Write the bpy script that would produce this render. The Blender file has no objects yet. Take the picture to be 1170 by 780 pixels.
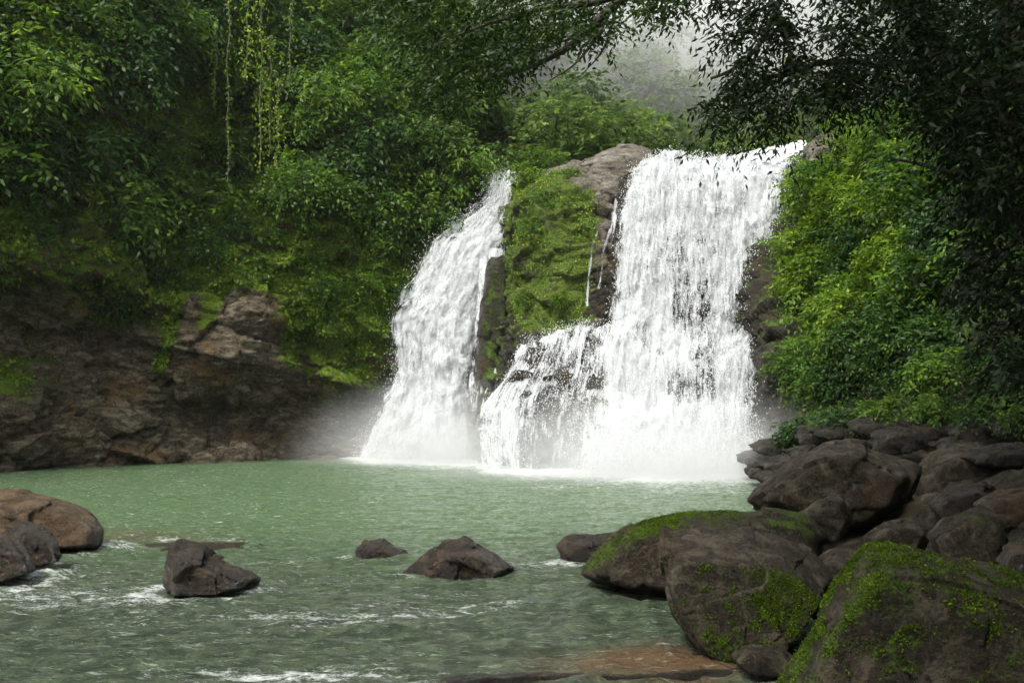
import bpy, bmesh, math, random
import numpy as np
from mathutils import Vector

R = math.radians
# ------------------------------------------------------------------ camera, sky, sun, exposure
sc = bpy.context.scene
col = sc.collection
F_PX, CX, CY = 1137.0, 585.0, 390.0
CAM_Z, PITCH = 3.0, math.atan(80 / 1137.0)
cam_d = bpy.data.cameras.new('camera')
cam = bpy.data.objects.new('camera', cam_d)
col.objects.link(cam)
cam.location = (0, 0, CAM_Z)
cam.rotation_euler = (R(90) + PITCH, 0, 0)
cam_d.sensor_width = 36
cam_d.lens = 36 * F_PX / 1170
cam_d.clip_end = 3000
cam_d.clip_start = 0.05
sc.camera = cam

SUN_EL, SUN_AZ = R(53), R(214)      # azimuth clockwise from +Y
SUN_STRENGTH, SKY_STRENGTH, EXPOSURE = 2.0, 0.15, 1.22
HAZE_DENSITY = 0.00012
world = bpy.data.worlds.new('World')
sc.world = world
world.use_nodes = True
wn = world.node_tree
bg = wn.nodes['Background']
sky = wn.nodes.new('ShaderNodeTexSky')
sky.sky_type = 'NISHITA'
sky.sun_disc = False
sky.sun_elevation = SUN_EL
sky.sun_rotation = SUN_AZ
sky.dust_density = 4.0
sky.air_density = 1.0
hs = wn.nodes.new('ShaderNodeHueSaturation')
hs.inputs['Saturation'].default_value = 0.25
wn.links.new(sky.outputs[0], hs.inputs['Color'])
wn.links.new(hs.outputs[0], bg.inputs['Color'])
bg.inputs['Strength'].default_value = SKY_STRENGTH
sun_d = bpy.data.lights.new('sun', 'SUN')
sun_d.energy = SUN_STRENGTH
sun_d.angle = R(14)
sun_d.color = (1.0, 0.96, 0.88)
sun = bpy.data.objects.new('sun', sun_d)
col.objects.link(sun)
sdir = Vector((math.sin(SUN_AZ) * math.cos(SUN_EL), math.cos(SUN_AZ) * math.cos(SUN_EL), math.sin(SUN_EL)))
sun.rotation_euler = sdir.to_track_quat('Z', 'Y').to_euler()
sun.location = sdir * 60
sc.view_settings.view_transform = 'Standard'
sc.view_settings.look = 'None'
sc.view_settings.exposure = EXPOSURE
sc.view_settings.gamma = 1
sc.render.engine = 'CYCLES'
cy = sc.cycles
cy.use_denoising = True
try:
    cy.denoiser = 'OPENIMAGEDENOISE'
    cy.denoising_input_passes = 'RGB_ALBEDO_NORMAL'
except Exception:
    pass
cy.max_bounces = 8
cy.diffuse_bounces = 3
cy.glossy_bounces = 3
cy.transmission_bounces = 4
cy.transparent_max_bounces = 12
cy.volume_bounces = 1
cy.use_adaptive_sampling = True
cy.adaptive_threshold = 0.02
cy.sample_clamp_indirect = 4.0
cy.caustics_reflective = False
cy.caustics_refractive = False

rng = np.random.default_rng(7)
random.seed(7)

# ------------------------------------------------------------------ helpers: points
def P(px, py, D):
    """point on the ground-plan distance D seen at that place of the photo"""
    u, v = (px - CX) / F_PX, (CY - py) / F_PX
    c, s = math.cos(PITCH), math.sin(PITCH)
    d = np.array([u, c - v * s, s + v * c])
    return np.array([0, 0, CAM_Z]) + d * (D / d[1])

def X_at(px, D):
    return (px - CX) / F_PX * D

# ------------------------------------------------------------------ helpers: noise
_perm = np.random.default_rng(3).permutation(256)
_perm = np.concatenate([_perm, _perm, _perm])
_grad = np.random.default_rng(4).normal(size=(256, 3))
_grad /= np.linalg.norm(_grad, axis=1)[:, None]
_rnd = np.random.default_rng(5).random(256)

def _h(i, j, k):
    return _perm[(_perm[(_perm[i & 255] + j) & 255] + k) & 255]

def perlin(p):
    p = np.asarray(p, float)
    i = np.floor(p).astype(int)
    f = p - i
    w = f * f * f * (f * (f * 6 - 15) + 10)
    out = 0
    for a in (0, 1):
        for b in (0, 1):
            for c in (0, 1):
                g = _grad[_h(i[:, 0] + a, i[:, 1] + b, i[:, 2] + c)]
                d = f - np.array([a, b, c])
                n = (g * d).sum(1)
                wt = (w[:, 0] if a else 1 - w[:, 0]) * (w[:, 1] if b else 1 - w[:, 1]) * (w[:, 2] if c else 1 - w[:, 2])
                out = out + n * wt
    return out * 1.6

def fbm(p, octv=4, gain=0.5, lac=2.03):
    p = np.asarray(p, float)
    a, s, tot = 1.0, 0, 0
    for o in range(octv):
        s = s + a * perlin(p + 17.3 * o)
        tot += a
        a *= gain
        p = p * lac
    return s / tot

def worley(p):
    """F1, F2, random value of the nearest cell"""
    i = np.floor(p).astype(int)
    n = len(p)
    f1 = np.full(n, 9.0); f2 = np.full(n, 9.0); val = np.zeros(n)
    for a in (-1, 0, 1):
        for b in (-1, 0, 1):
            for c in (-1, 0, 1):
                q = i + np.array([a, b, c])
                h = _h(q[:, 0], q[:, 1], q[:, 2])
                pt = q + np.stack([_rnd[h], _rnd[(h + 71) & 255], _rnd[(h + 149) & 255]], 1)
                d = np.linalg.norm(p - pt, axis=1)
                m = d < f1
                f2 = np.where(m, f1, np.minimum(f2, d))
                val = np.where(m, _rnd[(h + 31) & 255], val)
                f1 = np.where(m, d, f1)
    return f1, f2, val

def facets(p):
    """flat tilted facets, one plane per cell, with gaps between cells"""
    i = np.floor(p).astype(int)
    n = len(p)
    f1 = np.full(n, 9.0); f2 = np.full(n, 9.0); val = np.zeros(n)
    for a in (-1, 0, 1):
        for b in (-1, 0, 1):
            for c in (-1, 0, 1):
                q = i + np.array([a, b, c])
                h = _h(q[:, 0], q[:, 1], q[:, 2])
                o = p - (q + np.stack([_rnd[h], _rnd[(h + 71) & 255], _rnd[(h + 149) & 255]], 1))
                d = np.linalg.norm(o, axis=1)
                g = _grad[(h + 13) & 255]
                v = (_rnd[(h + 31) & 255] - 0.5) + 0.9 * (o * g).sum(1)
                m = d < f1
                f2 = np.where(m, f1, np.minimum(f2, d))
                val = np.where(m, v, val)
                f1 = np.where(m, d, f1)
    return val, f2 - f1

def sstep(a, b, x):
    t = np.clip((x - a) / (b - a), 0, 1)
    return t * t * (3 - 2 * t)

# ------------------------------------------------------------------ helpers: meshes
def mesh_from(name, verts, faces, mat=None, smooth=True):
    """verts (n,3), faces (m,k) with constant k"""
    me = bpy.data.meshes.new(name)
    verts = np.ascontiguousarray(verts, np.float32)
    faces = np.ascontiguousarray(faces, np.int32)
    m, k = faces.shape
    me.vertices.add(len(verts)); me.vertices.foreach_set('co', verts.ravel())
    me.loops.add(m * k); me.loops.foreach_set('vertex_index', faces.ravel())
    me.polygons.add(m)
    me.polygons.foreach_set('loop_start', np.arange(0, m * k, k, dtype=np.int32))
    me.polygons.foreach_set('use_smooth', np.full(m, smooth))
    me.update(calc_edges=True)
    if mat: me.materials.append(mat)
    return me

def fattr(me, name, vals, domain='POINT'):
    a = me.attributes.new(name, 'FLOAT', domain)
    a.data.foreach_set('value', np.ascontiguousarray(vals, np.float32))

def grid_faces(nr, nc):
    i = np.arange(nr - 1)[:, None] * nc + np.arange(nc - 1)[None, :]
    return np.stack([i, i + 1, i + nc + 1, i + nc], -1).reshape(-1, 4)

def obj(name, me, parent=None, loc=None):
    o = bpy.data.objects.new(name, me)
    col.objects.link(o)
    if parent: o.parent = parent
    if loc is not None: o.location = loc
    return o

def tag(o, label=None, cat=None, group=None, kind=None):
    if label: o['label'] = label
    if cat: o['category'] = cat
    if group: o['group'] = group
    if kind: o['kind'] = kind
    return o

def catmull(C, u):
    """C (K,...) control values, u in [0,K-1]"""
    K = len(C)
    i = np.clip(np.floor(u).astype(int), 0, K - 2)
    t = (u - i).reshape((-1,) + (1,) * (C.ndim - 1))
    p0, p1, p2, p3 = C[np.clip(i - 1, 0, K - 1)], C[i], C[i + 1], C[np.clip(i + 2, 0, K - 1)]
    return 0.5 * (2 * p1 + (p2 - p0) * t + (2 * p0 - 5 * p1 + 4 * p2 - p3) * t * t + (3 * p1 - p0 - 3 * p2 + p3) * t ** 3)

def patch(C, nr, nc):
    """C (rows,cols,3) -> grid (nr,nc,3), arc-length even enough, with normals"""
    C = np.asarray(C, float)
    # spread samples by control spacing
    def even(C, n):
        seg = np.linalg.norm(np.diff(C, axis=0), axis=-1)
        while seg.ndim > 1: seg = seg.mean(-1)
        cum = np.concatenate([[0], np.cumsum(seg)])
        return np.interp(np.linspace(0, cum[-1], n), cum, np.arange(len(cum)))
    v = even(C, nr); u = even(np.swapaxes(C, 0, 1), nc)
    A = catmull(C, v)
    B = np.swapaxes(catmull(np.swapaxes(A, 0, 1), u), 0, 1)
    return B, v, u

def grid_normals(G):
    du = np.gradient(G, axis=1); dv = np.gradient(G, axis=0)
    n = np.cross(du, dv)
    n /= np.linalg.norm(n, axis=-1)[..., None] + 1e-9
    return n

def tube_mesh(name, paths, mat, nseg=8, bump=0.12):
    """paths: list of (pts (n,3), radii (n)) joined in one mesh"""
    V, Fc, off = [], [], 0
    for pts, rad in paths:
        pts = np.asarray(pts, float); rad = np.asarray(rad, float)
        t = np.gradient(pts, axis=0); t /= np.linalg.norm(t, axis=1)[:, None] + 1e-9
        ref = np.array([0.31, 0.2, 0.93])
        a = np.cross(t, ref); a /= np.linalg.norm(a, axis=1)[:, None] + 1e-9
        b = np.cross(t, a)
        ang = np.linspace(0, 2 * np.pi, nseg, endpoint=False)
        ring = pts[:, None] + rad[:, None, None] * (np.cos(ang)[None, :, None] * a[:, None] + np.sin(ang)[None, :, None] * b[:, None])
        n = len(pts)
        rr = ring.reshape(-1, 3)
        rr = rr + (rr - np.repeat(pts, nseg, 0)) * bump * perlin(rr * 4)[:, None]
        V.append(rr)
        i = np.arange(n - 1)[:, None] * nseg
        j = np.arange(nseg)[None, :]; j2 = (j + 1) % nseg
        f = np.stack([i + j, i + j2, i + nseg + j2, i + nseg + j], -1).reshape(-1, 4)
        Fc.append(f + off); off += n * nseg
    return mesh_from(name, np.concatenate(V), np.concatenate(Fc), mat)

def curve_pts(ctrl, n=24):
    C = np.asarray(ctrl, float)
    return catmull(C, np.linspace(0, len(C) - 1, n))

# ------------------------------------------------------------------ materials
class NT:
    def __init__(s, name):
        s.m = bpy.data.materials.new(name); s.m.use_nodes = True
        s.t = s.m.node_tree; s.t.nodes.clear()
        s.out = s.n('ShaderNodeOutputMaterial')
    def n(s, typ, **kw):
        nd = s.t.nodes.new(typ)
        for k, v in kw.items():
            if k in nd.inputs.keys() or isinstance(k, int): nd.inputs[k].default_value = v
            else: setattr(nd, k, v)
        return nd
    def l(s, a, b): s.t.links.new(a, b)
    def val(s, sock, v):
        if isinstance(v, bpy.types.NodeSocket): s.l(v, sock)
        else: sock.default_value = v
    def math(s, op, a, b=0.0, c=None, clamp=False):
        nd = s.n('ShaderNodeMath', operation=op); nd.use_clamp = clamp
        s.val(nd.inputs[0], a); s.val(nd.inputs[1], b)
        if c is not None: s.val(nd.inputs[2], c)
        return nd.outputs[0]
    def mix(s, f, a, b):
        nd = s.n('ShaderNodeMix', data_type='RGBA')
        s.val(nd.inputs[0], f)
        for sk, v in ((nd.inputs[6], a), (nd.inputs[7], b)):
            if isinstance(v, tuple) and len(v) == 3: v = v + (1,)
            s.val(sk, v)
        return nd.outputs[2]
    def step(s, v, lo, hi, a=0.0, b=1.0):
        nd = s.n('ShaderNodeMapRange', interpolation_type='SMOOTHSTEP')
        s.val(nd.inputs[0], v); s.val(nd.inputs[1], lo); s.val(nd.inputs[2], hi); s.val(nd.inputs[3], a); s.val(nd.inputs[4], b)
        return nd.outputs[0]
    def mapping(s, vec, scale=(1, 1, 1), rot=(0, 0, 0), loc=(0, 0, 0)):
        nd = s.n('ShaderNodeMapping'); s.l(vec, nd.inputs[0])
        nd.inputs['Scale'].default_value = scale; nd.inputs['Rotation'].default_value = rot; nd.inputs['Location'].default_value = loc
        return nd.outputs[0]
    def noise(s, vec, scale, detail=4.0, rough=0.55, dist=0.0):
        nd = s.n('ShaderNodeTexNoise'); s.l(vec, nd.inputs['Vector'])
        nd.inputs['Scale'].default_value = scale; nd.inputs['Detail'].default_value = detail
        nd.inputs['Roughness'].default_value = rough; nd.inputs['Distortion'].default_value = dist
        return nd.outputs[0]
    def voro(s, vec, scale, feature='F1', out='Distance'):
        nd = s.n('ShaderNodeTexVoronoi', feature=feature); s.l(vec, nd.inputs['Vector'])
        nd.inputs['Scale'].default_value = scale
        return nd.outputs[out]
    def bump(s, h, strength, dist, nrm=None):
        nd = s.n('ShaderNodeBump'); s.val(nd.inputs['Strength'], strength); nd.inputs['Distance'].default_value = dist
        s.l(h, nd.inputs['Height'])
        if nrm is not None: s.l(nrm, nd.inputs['Normal'])
        return nd.outputs[0]
    def attr(s, name):
        nd = s.n('ShaderNodeAttribute', attribute_name=name); return nd.outputs['Fac']
    def obj(s):
        return s.n('ShaderNodeTexCoord').outputs['Object']

def rock_mat(name, dark, mid, light, stain, moss_a, moss_b, scale=1.0, wet=0.35, strata=0.6, rough=0.62, cracks=1.0, spec=0.22, tide=False):
    s = NT(name)
    v = s.obj()
    big = s.noise(v, 0.35 * scale, 5, 0.6, 0.3)
    fine = s.noise(v, 6 * scale, 8, 0.7, 0.2)
    grit = s.noise(v, 14 * scale, 8, 0.8)
    sv = s.mapping(v, (0.8, 0.8, 2.3) if strata > 0.3 else (1, 1, 1.15), (R(14), R(-14), 0))
    st = s.noise(sv, 1.6 * scale, 7, 0.62, 0.6)
    sv2 = s.mapping(v, (1.2, 1.2, 6.0), (R(10), R(-14), 0))
    st2 = s.noise(sv2, 1.8 * scale, 6, 0.6, 0.4)
    crack = s.voro(s.mapping(v, (1, 1, 2.0), (R(12), R(-9), 0)), 0.9 * scale, 'DISTANCE_TO_EDGE')
    crackm = s.step(crack, 0.0, 0.035, 1.0, 0.0)
    crackm = s.math('MULTIPLY', crackm, s.math('MULTIPLY', s.step(big, 0.42, 0.6), cracks))
    c = s.mix(s.step(fine, 0.35, 0.62), dark, mid)
    c = s.mix(s.math('MULTIPLY', s.step(st, 0.46, 0.66), 0.8), c, light)
    c = s.mix(s.math('MULTIPLY', s.step(big, 0.52, 0.68), 0.75), c, stain)
    c = s.mix(s.math('MULTIPLY', s.step(grit, 0.51, 0.60), 0.5), c, light)
    c = s.mix(s.math('MULTIPLY', s.step(grit, 0.49, 0.40), 0.6), c, dark)
    c = s.mix(s.math('MULTIPLY', crackm, 0.7), c, (0.012, 0.010, 0.008))
    # moss from a per-vertex amount broken up by noise
    mo = s.attr('moss')
    mb = s.math('ADD', s.math('MULTIPLY', s.noise(v, 2.2 * scale, 9, 0.72), 0.9), s.math('MULTIPLY', s.noise(v, 14 * scale, 6, 0.7), 0.5))
    mm = s.step(s.math('ADD', mo, s.math('SUBTRACT', mb, 0.7)), 0.42, 0.60)
    mc = s.mix(s.step(s.noise(v, 9 * scale, 7, 0.75), 0.35, 0.65), moss_a, moss_b)
    c = s.mix(s.math('MULTIPLY', mm, 0.95), c, mc)
    if tide:      # dark wet band where the stream keeps the stone splashed
        gp = s.n('ShaderNodeNewGeometry').outputs['Position']
        sx = s.n('ShaderNodeSeparateXYZ'); s.l(gp, sx.inputs[0])
        wl = s.step(s.math('ADD', sx.outputs[2], s.math('MULTIPLY', s.math('SUBTRACT', s.noise(v, 2.5, 5, 0.65), 0.5), 0.7)), 0.10, 0.24, 0.68, 0.0)
        c = s.mix(wl, c, (0.006, 0.005, 0.004))
    h = s.math('ADD', s.math('MULTIPLY', fine, 0.45), s.math('MULTIPLY', grit, 0.55))
    h = s.math('ADD', h, s.math('MULTIPLY', st2, 0.5 * strata))
    h = s.math('SUBTRACT', h, s.math('MULTIPLY', crackm, 0.25))
    h = s.math('ADD', h, s.math('MULTIPLY', mm, s.math('ADD', 0.12, s.math('MULTIPLY', s.noise(v, 45 * scale, 3, 0.6), 0.35))))
    nb = s.bump(h, 0.9, 0.23 / scale ** 0.6)
    b = s.n('ShaderNodeBsdfPrincipled')
    s.l(c, b.inputs['Base Color']); s.l(nb, b.inputs['Normal'])
    wetm = s.step(s.noise(v, 0.9 * scale, 4, 0.6), 0.4, 0.62)
    rr = s.math('SUBTRACT', rough + 0.15, s.math('MULTIPLY', wetm, wet))
    rr = s.math('ADD', rr, s.math('MULTIPLY', mm, 0.35), clamp=True)
    s.l(rr, b.inputs['Roughness'])
    b.inputs['Specular IOR Level'].default_value = spec
    s.l(b.outputs[0], s.out.inputs[0])
    return s.m

def leaf_mat(name, a, b_, c_, transl=0.35, rough=0.45, spec=0.22):
    s = NT(name)
    t = s.attr('tint')
    oi = s.n('ShaderNodeObjectInfo').outputs['Random']
    tt = s.math('ADD', t, s.math('MULTIPLY', s.math('SUBTRACT', oi, 0.5), 0.35))
    c = s.mix(s.step(tt, 0.1, 0.75), a, b_)
    c = s.mix(s.step(tt, 0.72, 1.05), c, c_)
    p = s.n('ShaderNodeBsdfPrincipled')
    s.l(c, p.inputs['Base Color']); p.inputs['Roughness'].default_value = rough
    p.inputs['Specular IOR Level'].default_value = spec
    tr = s.n('ShaderNodeBsdfTranslucent')
    hsv = s.n('ShaderNodeHueSaturation'); s.l(c, hsv.inputs['Color'])
    hsv.inputs['Hue'].default_value = 0.49; hsv.inputs['Value'].default_value = 1.9; hsv.inputs['Saturation'].default_value = 1.05
    s.l(hsv.outputs[0], tr.inputs[0])
    mx = s.n('ShaderNodeMixShader'); mx.inputs[0].default_value = transl
    s.l(p.outputs[0], mx.inputs[1]); s.l(tr.outputs[0], mx.inputs[2])
    s.l(mx.outputs[0], s.out.inputs[0])
    return s.m

def bark_mat(name, a, b_):
    s = NT(name)
    v = s.obj()
    n1 = s.noise(s.mapping(v, (6, 6, 1.2)), 2.5, 6, 0.65)
    n2 = s.noise(v, 1.3, 4, 0.6)
    c = s.mix(s.step(n1, 0.35, 0.65), a, b_)
    c = s.mix(s.math('MULTIPLY', s.step(n2, 0.5, 0.65), 0.6), c, (0.03, 0.055, 0.012))
    p = s.n('ShaderNodeBsdfPrincipled'); s.l(c, p.inputs['Base Color']); p.inputs['Roughness'].default_value = 0.8
    s.l(s.bump(n1, 0.8, 0.03), p.inputs['Normal'])
    s.l(p.outputs[0], s.out.inputs[0])
    return s.m

MOSS_A, MOSS_B = (0.030, 0.060, 0.008), (0.105, 0.185, 0.018)
M = {}
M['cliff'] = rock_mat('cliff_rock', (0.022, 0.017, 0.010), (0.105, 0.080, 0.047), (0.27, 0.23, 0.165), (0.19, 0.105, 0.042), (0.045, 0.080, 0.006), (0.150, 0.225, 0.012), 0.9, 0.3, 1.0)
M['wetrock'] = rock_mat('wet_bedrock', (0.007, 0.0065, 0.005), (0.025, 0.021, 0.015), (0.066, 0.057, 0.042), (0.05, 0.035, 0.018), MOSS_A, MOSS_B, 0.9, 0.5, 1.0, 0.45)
M['outcrop'] = rock_mat('outcrop_rock', (0.045, 0.040, 0.030), (0.12, 0.105, 0.080), (0.25, 0.225, 0.185), (0.12, 0.09, 0.055), (0.030, 0.055, 0.006), (0.105, 0.150, 0.014), 0.9, 0.3, 0.9)
M['boulder'] = rock_mat('boulder_rock', (0.008, 0.006, 0.0038), (0.032, 0.024, 0.013), (0.110, 0.092, 0.064), (0.040, 0.024, 0.009), (0.020, 0.028, 0.004), (0.085, 0.150, 0.008), 2.2, 0.25, 0.12, cracks=0.15, tide=True)
M['brown_boulder'] = rock_mat('brown_boulder_rock', (0.020, 0.012, 0.006), (0.070, 0.040, 0.016), (0.16, 0.11, 0.058), (0.11, 0.064, 0.026), MOSS_A, MOSS_B, 1.6, 0.5, 0.5, 0.42, cracks=0.3, spec=0.4, tide=True)
M['stream_rock'] = rock_mat('stream_rock', (0.007, 0.006, 0.005), (0.028, 0.021, 0.014), (0.075, 0.052, 0.030), (0.065, 0.035, 0.013), MOSS_A, MOSS_B, 2.0, 0.55, 0.8, 0.35, cracks=0.3, spec=0.4, tide=True)
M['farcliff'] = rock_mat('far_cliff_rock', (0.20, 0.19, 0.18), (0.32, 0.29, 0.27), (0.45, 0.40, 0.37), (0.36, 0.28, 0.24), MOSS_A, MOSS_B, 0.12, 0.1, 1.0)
M['leaf_dark'] = leaf_mat('leaf_dark', (0.011, 0.030, 0.006), (0.034, 0.078, 0.014), (0.08, 0.14, 0.02), 0.34)
M['leaf_mid'] = leaf_mat('leaf_mid', (0.018, 0.046, 0.007), (0.080, 0.155, 0.017), (0.20, 0.28, 0.030), 0.42)
M['leaf_bright'] = leaf_mat('leaf_bright', (0.026, 0.058, 0.006), (0.100, 0.175, 0.014), (0.22, 0.30, 0.028), 0.45)
M['leaf_far'] = leaf_mat('leaf_far', (0.024, 0.050, 0.012), (0.070, 0.120, 0.024), (0.16, 0.22, 0.04), 0.35, 0.6, 0.15)
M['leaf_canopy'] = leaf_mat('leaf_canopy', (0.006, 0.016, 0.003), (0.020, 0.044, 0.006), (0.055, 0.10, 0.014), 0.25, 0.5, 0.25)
M['leaf_moss'] = leaf_mat('moss_fronds', (0.022, 0.036, 0.004), (0.075, 0.125, 0.008), (0.17, 0.25, 0.015), 0.3, 0.7, 0.1)
M['bark'] = bark_mat('bark', (0.020, 0.015, 0.011), (0.07, 0.055, 0.042))
M['vine'] = bark_mat('vine_stem', (0.05, 0.05, 0.03), (0.10, 0.09, 0.05))

# ------------------------------------------------------------------ the air
def build_haze():
    x0, x1, y0, y1, z0, z1 = -330, 330, -120, 420, -8, 190
    v = np.array([(x, y, z) for z in (z0, z1) for y in (y0, y1) for x in (x0, x1)], float)
    f = np.array([(0, 2, 3, 1), (4, 5, 7, 6), (0, 1, 5, 4), (2, 6, 7, 3), (0, 4, 6, 2), (1, 3, 7, 5)])
    s = NT('haze_air')
    pv = s.n('ShaderNodeVolumePrincipled')
    pv.inputs['Color'].default_value = (0.93, 0.96, 0.95, 1)
    pv.inputs['Density'].default_value = HAZE_DENSITY
    pv.inputs['Anisotropy'].default_value = 0.2
    s.l(pv.outputs[0], s.out.inputs['Volume'])
    o = obj('haze', mesh_from('haze', v, f, s.m, False))
    tag(o, kind='stuff', label='pale damp air hanging in the gorge')
build_haze()

def build_ground():
    v = np.array([(-320, -110, -7), (320, -110, -7), (320, 410, -7), (-320, 410, -7)], float)
    o = obj('ground', mesh_from('ground', v, np.array([[0, 1, 2, 3]]), M['wetrock'], False))
    fattr(o.data, 'moss', np.zeros(4))
    tag(o, kind='structure')
build_ground()

# ------------------------------------------------------------------ rock relief
def rock_relief(p, tilt=(0.16, 0.05), blk=0.42, amp=1.0, layer=0.7):
    """signed relief for bedded, jointed rock at world points"""
    h = p[:, 2] + tilt[0] * p[:, 0] + tilt[1] * p[:, 1] + 0.9 * fbm(p * 0.12, 3)
    q = np.stack([p[:, 0] * 0.8, p[:, 1] * 0.8, h * 1.5], 1) * blk
    q = q + 0.25 * np.stack([fbm(p * 0.5, 3), fbm(p * 0.5 + 40, 3), 0 * h], 1)
    val, gap = facets(q)
    blocks = 1.5 * val - 0.25 * sstep(0.06, 0.0, gap)
    q2 = q * 2.9 + 0.3 * np.stack([fbm(p * 1.1, 2), fbm(p * 1.1 + 30, 2), 0 * h], 1)
    val2, gap2 = facets(q2)
    blocks2 = 1.2 * val2 - 0.35 * sstep(0.10, 0.0, gap2)
    hh = h / layer + 0.5 * fbm(p * 0.35 + 9, 3)
    k = np.floor(hh).astype(int); fr = hh - k
    r0 = _rnd[k & 255]; r1 = _rnd[(k + 1) & 255]
    lay = r0 + (r1 - r0) * sstep(0.8, 1.0, fr)
    lay = lay * (0.25 + 0.75 * sstep(-0.25, 0.2, fbm(p * 0.2 + 31, 2)))          # bedding shows only in places
    n = fbm(p * 0.9, 6, 0.58)
    return amp * (0.72 * blocks + 0.25 * blocks2 + 0.95 * (lay - 0.3) + 0.30 * n + 0.8 * fbm(p * 0.22 + 5, 3))

def rock_patch(name, C, nr, nc, mat, mossf, amp=1.0, blk=0.42, layer=0.7, taper=None, tilt=(0.16, 0.05)):
    G, v, u = patch(C, nr, nc)
    N = grid_normals(G)
    p = G.reshape(-1, 3); n = N.reshape(-1, 3)
    d = rock_relief(p, amp=amp, blk=blk, layer=layer, tilt=tilt)
    p2 = p + n * d[:, None]
    G2 = p2.reshape(G.shape)
    n2 = grid_normals(G2).reshape(-1, 3)
    me = mesh_from(name, p2, grid_faces(nr, nc), mat)
    m = mossf(p2, n2)
    fattr(me, 'moss', m)
    return me, p2, n2, m

ZL = [-1.5, 0.3, 1.6, 3.0, 4.4, 6.2, 8.2, 10.0, 11.2, 13.2, 16, 20, 25, 32, 42]
def profile_wall(cols, caps=None):
    """cols: list of (px, D, [offsets at ZL])"""
    C = np.zeros((len(ZL), len(cols), 3))
    for j, (px, D, off) in enumerate(cols):
        for i, z in enumerate(ZL):
            cap = caps(px) if caps else 99
            zz = min(z, cap) + max(z - cap, 0) * 0.12
            k = np.interp(px, [-900, -180, 100, 880, 990, 1150, 1300], [-0.8, -0.4, 0, 0, 0.55, 0.9, 1.0])
            o = off[i]
            C[i, j] = (X_at(px, D) + (k * o if o > 0 else 0), D + o * math.sqrt(1 - k * k), zz)
    return C

# ------------------------------------------------------------------ left cliff
#              z  -1.5  .3  1.6   3  4.4  6.2  8.2  10  11.2 13.2  16   20   25   32   42
LC = [
    (-900, 22, [0.0, 0, 0.0, 0.5, 1.0, 1.0, 1.0, 1.0, 1.5, 2.0, 3.0, 5.0, 7.0, 10, 16]),
    (-450, 36, [0.0, 0, 0.0, 0.5, 1.0, 1.0, 0.5, 0.0, 0.5, 1.0, 3.0, 5.0, 7.0, 10, 16]),
    (-180, 44, [-1., -1, -.5, 0.0, 1.0, 1.5, 1.0, -.5, 0.0, 1.0, 2.0, 4.0, 6.0, 10, 16]),
    (-60, 48, [-2., -2, -1.7, -1., 0.5, 3.0, 3.0, -1., -1., 0.5, 2.0, 3.0, 5.0, 9.0, 16]),
    (10, 51, [-2.5, -2.5, -2.2, -1.5, 0.5, 3.5, 3.2, -2., -2., -.5, 1.0, 2.0, 4.0, 9.0, 16]),
    (60, 53, [-1., -1, -.8, 0.5, 2.2, 3.2, 3.0, -1.8, -2., -.8, 0.5, 1.5, 3.5, 9.0, 16]),
    (110, 55, [0.0, 0, 0.2, 1.0, 2.2, 2.8, 2.4, 0.5, -.5, 0.0, 0.5, 1.0, 3.0, 9.0, 16]),
    (160, 57, [0.3, 0.2, 0.5, 0.3, 1.2, 1.0, 0.5, 0.4, 0.4, 0.6, 1.8, 4.0, 6.0, 10, 16]),
    (210, 58.5, [0.3, 0.2, 2.0, 3.0, 0.6, -1.1, -.8, -.4, 0.0, 0.8, 3.0, 6.5, 8.5, 12, 17]),
    (270, 60, [0.0, 0.0, 2.4, 3.6, 0.3, -1.7, -1.8, -.8, -.2, 0.6, 3.0, 7.0, 9.0, 13, 18]),
    (310, 61.5, [0.0, 0.0, 2.4, 3.6, 1.6, -1.6, -1.8, -.8, 0.0, 0.8, 2.5, 6.0, 8.0, 12, 17]),
    (335, 62.5, [0.3, 0.2, 2.2, 3.6, 2.8, 1.8, 0.6, 0.2, 0.2, 0.8, 2.0, 4.0, 6.0, 11, 16]),
    (380, 64.5, [0.0, 0.0, 0.5, 1.0, 0.4, 0.0, 0.0, 0.0, 0.2, 0.8, 1.5, 2.5, 5.0, 10, 16]),
    (430, 66, [0.0, 0.0, 0.8, 1.6, 1.0, 0.3, 0.2, 0.2, 0.2, 0.8, 1.5, 2.5, 5.0, 10, 16]),
    (480, 67.5, [0.0, 0.0, 0.4, 0.8, 0.4, 0.3, 0.2, 0.3, 0.4, 1.0, 1.5, 3.0, 6.0, 10, 16]),
    (530, 69, [0.0, 0.0, 0.2, 0.4, 0.4, 0.4, 0.4, 0.5, 0.7, 1.0, 1.8, 4.0, 8.0, 14, 22]),
    (590, 70, [0.0, 0.0, 0.2, 0.4, 0.4, 0.4, 0.4, 0.6, 0.8, 1.4, 3.0, 9.0, 18, 30, 46]),
    (650, 71, [0.0, 0.0, 0.2, 0.4, 0.4, 0.4, 0.4, 0.6, 1.0, 2.0, 5.0, 13, 24, 38, 56]),
]
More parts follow.
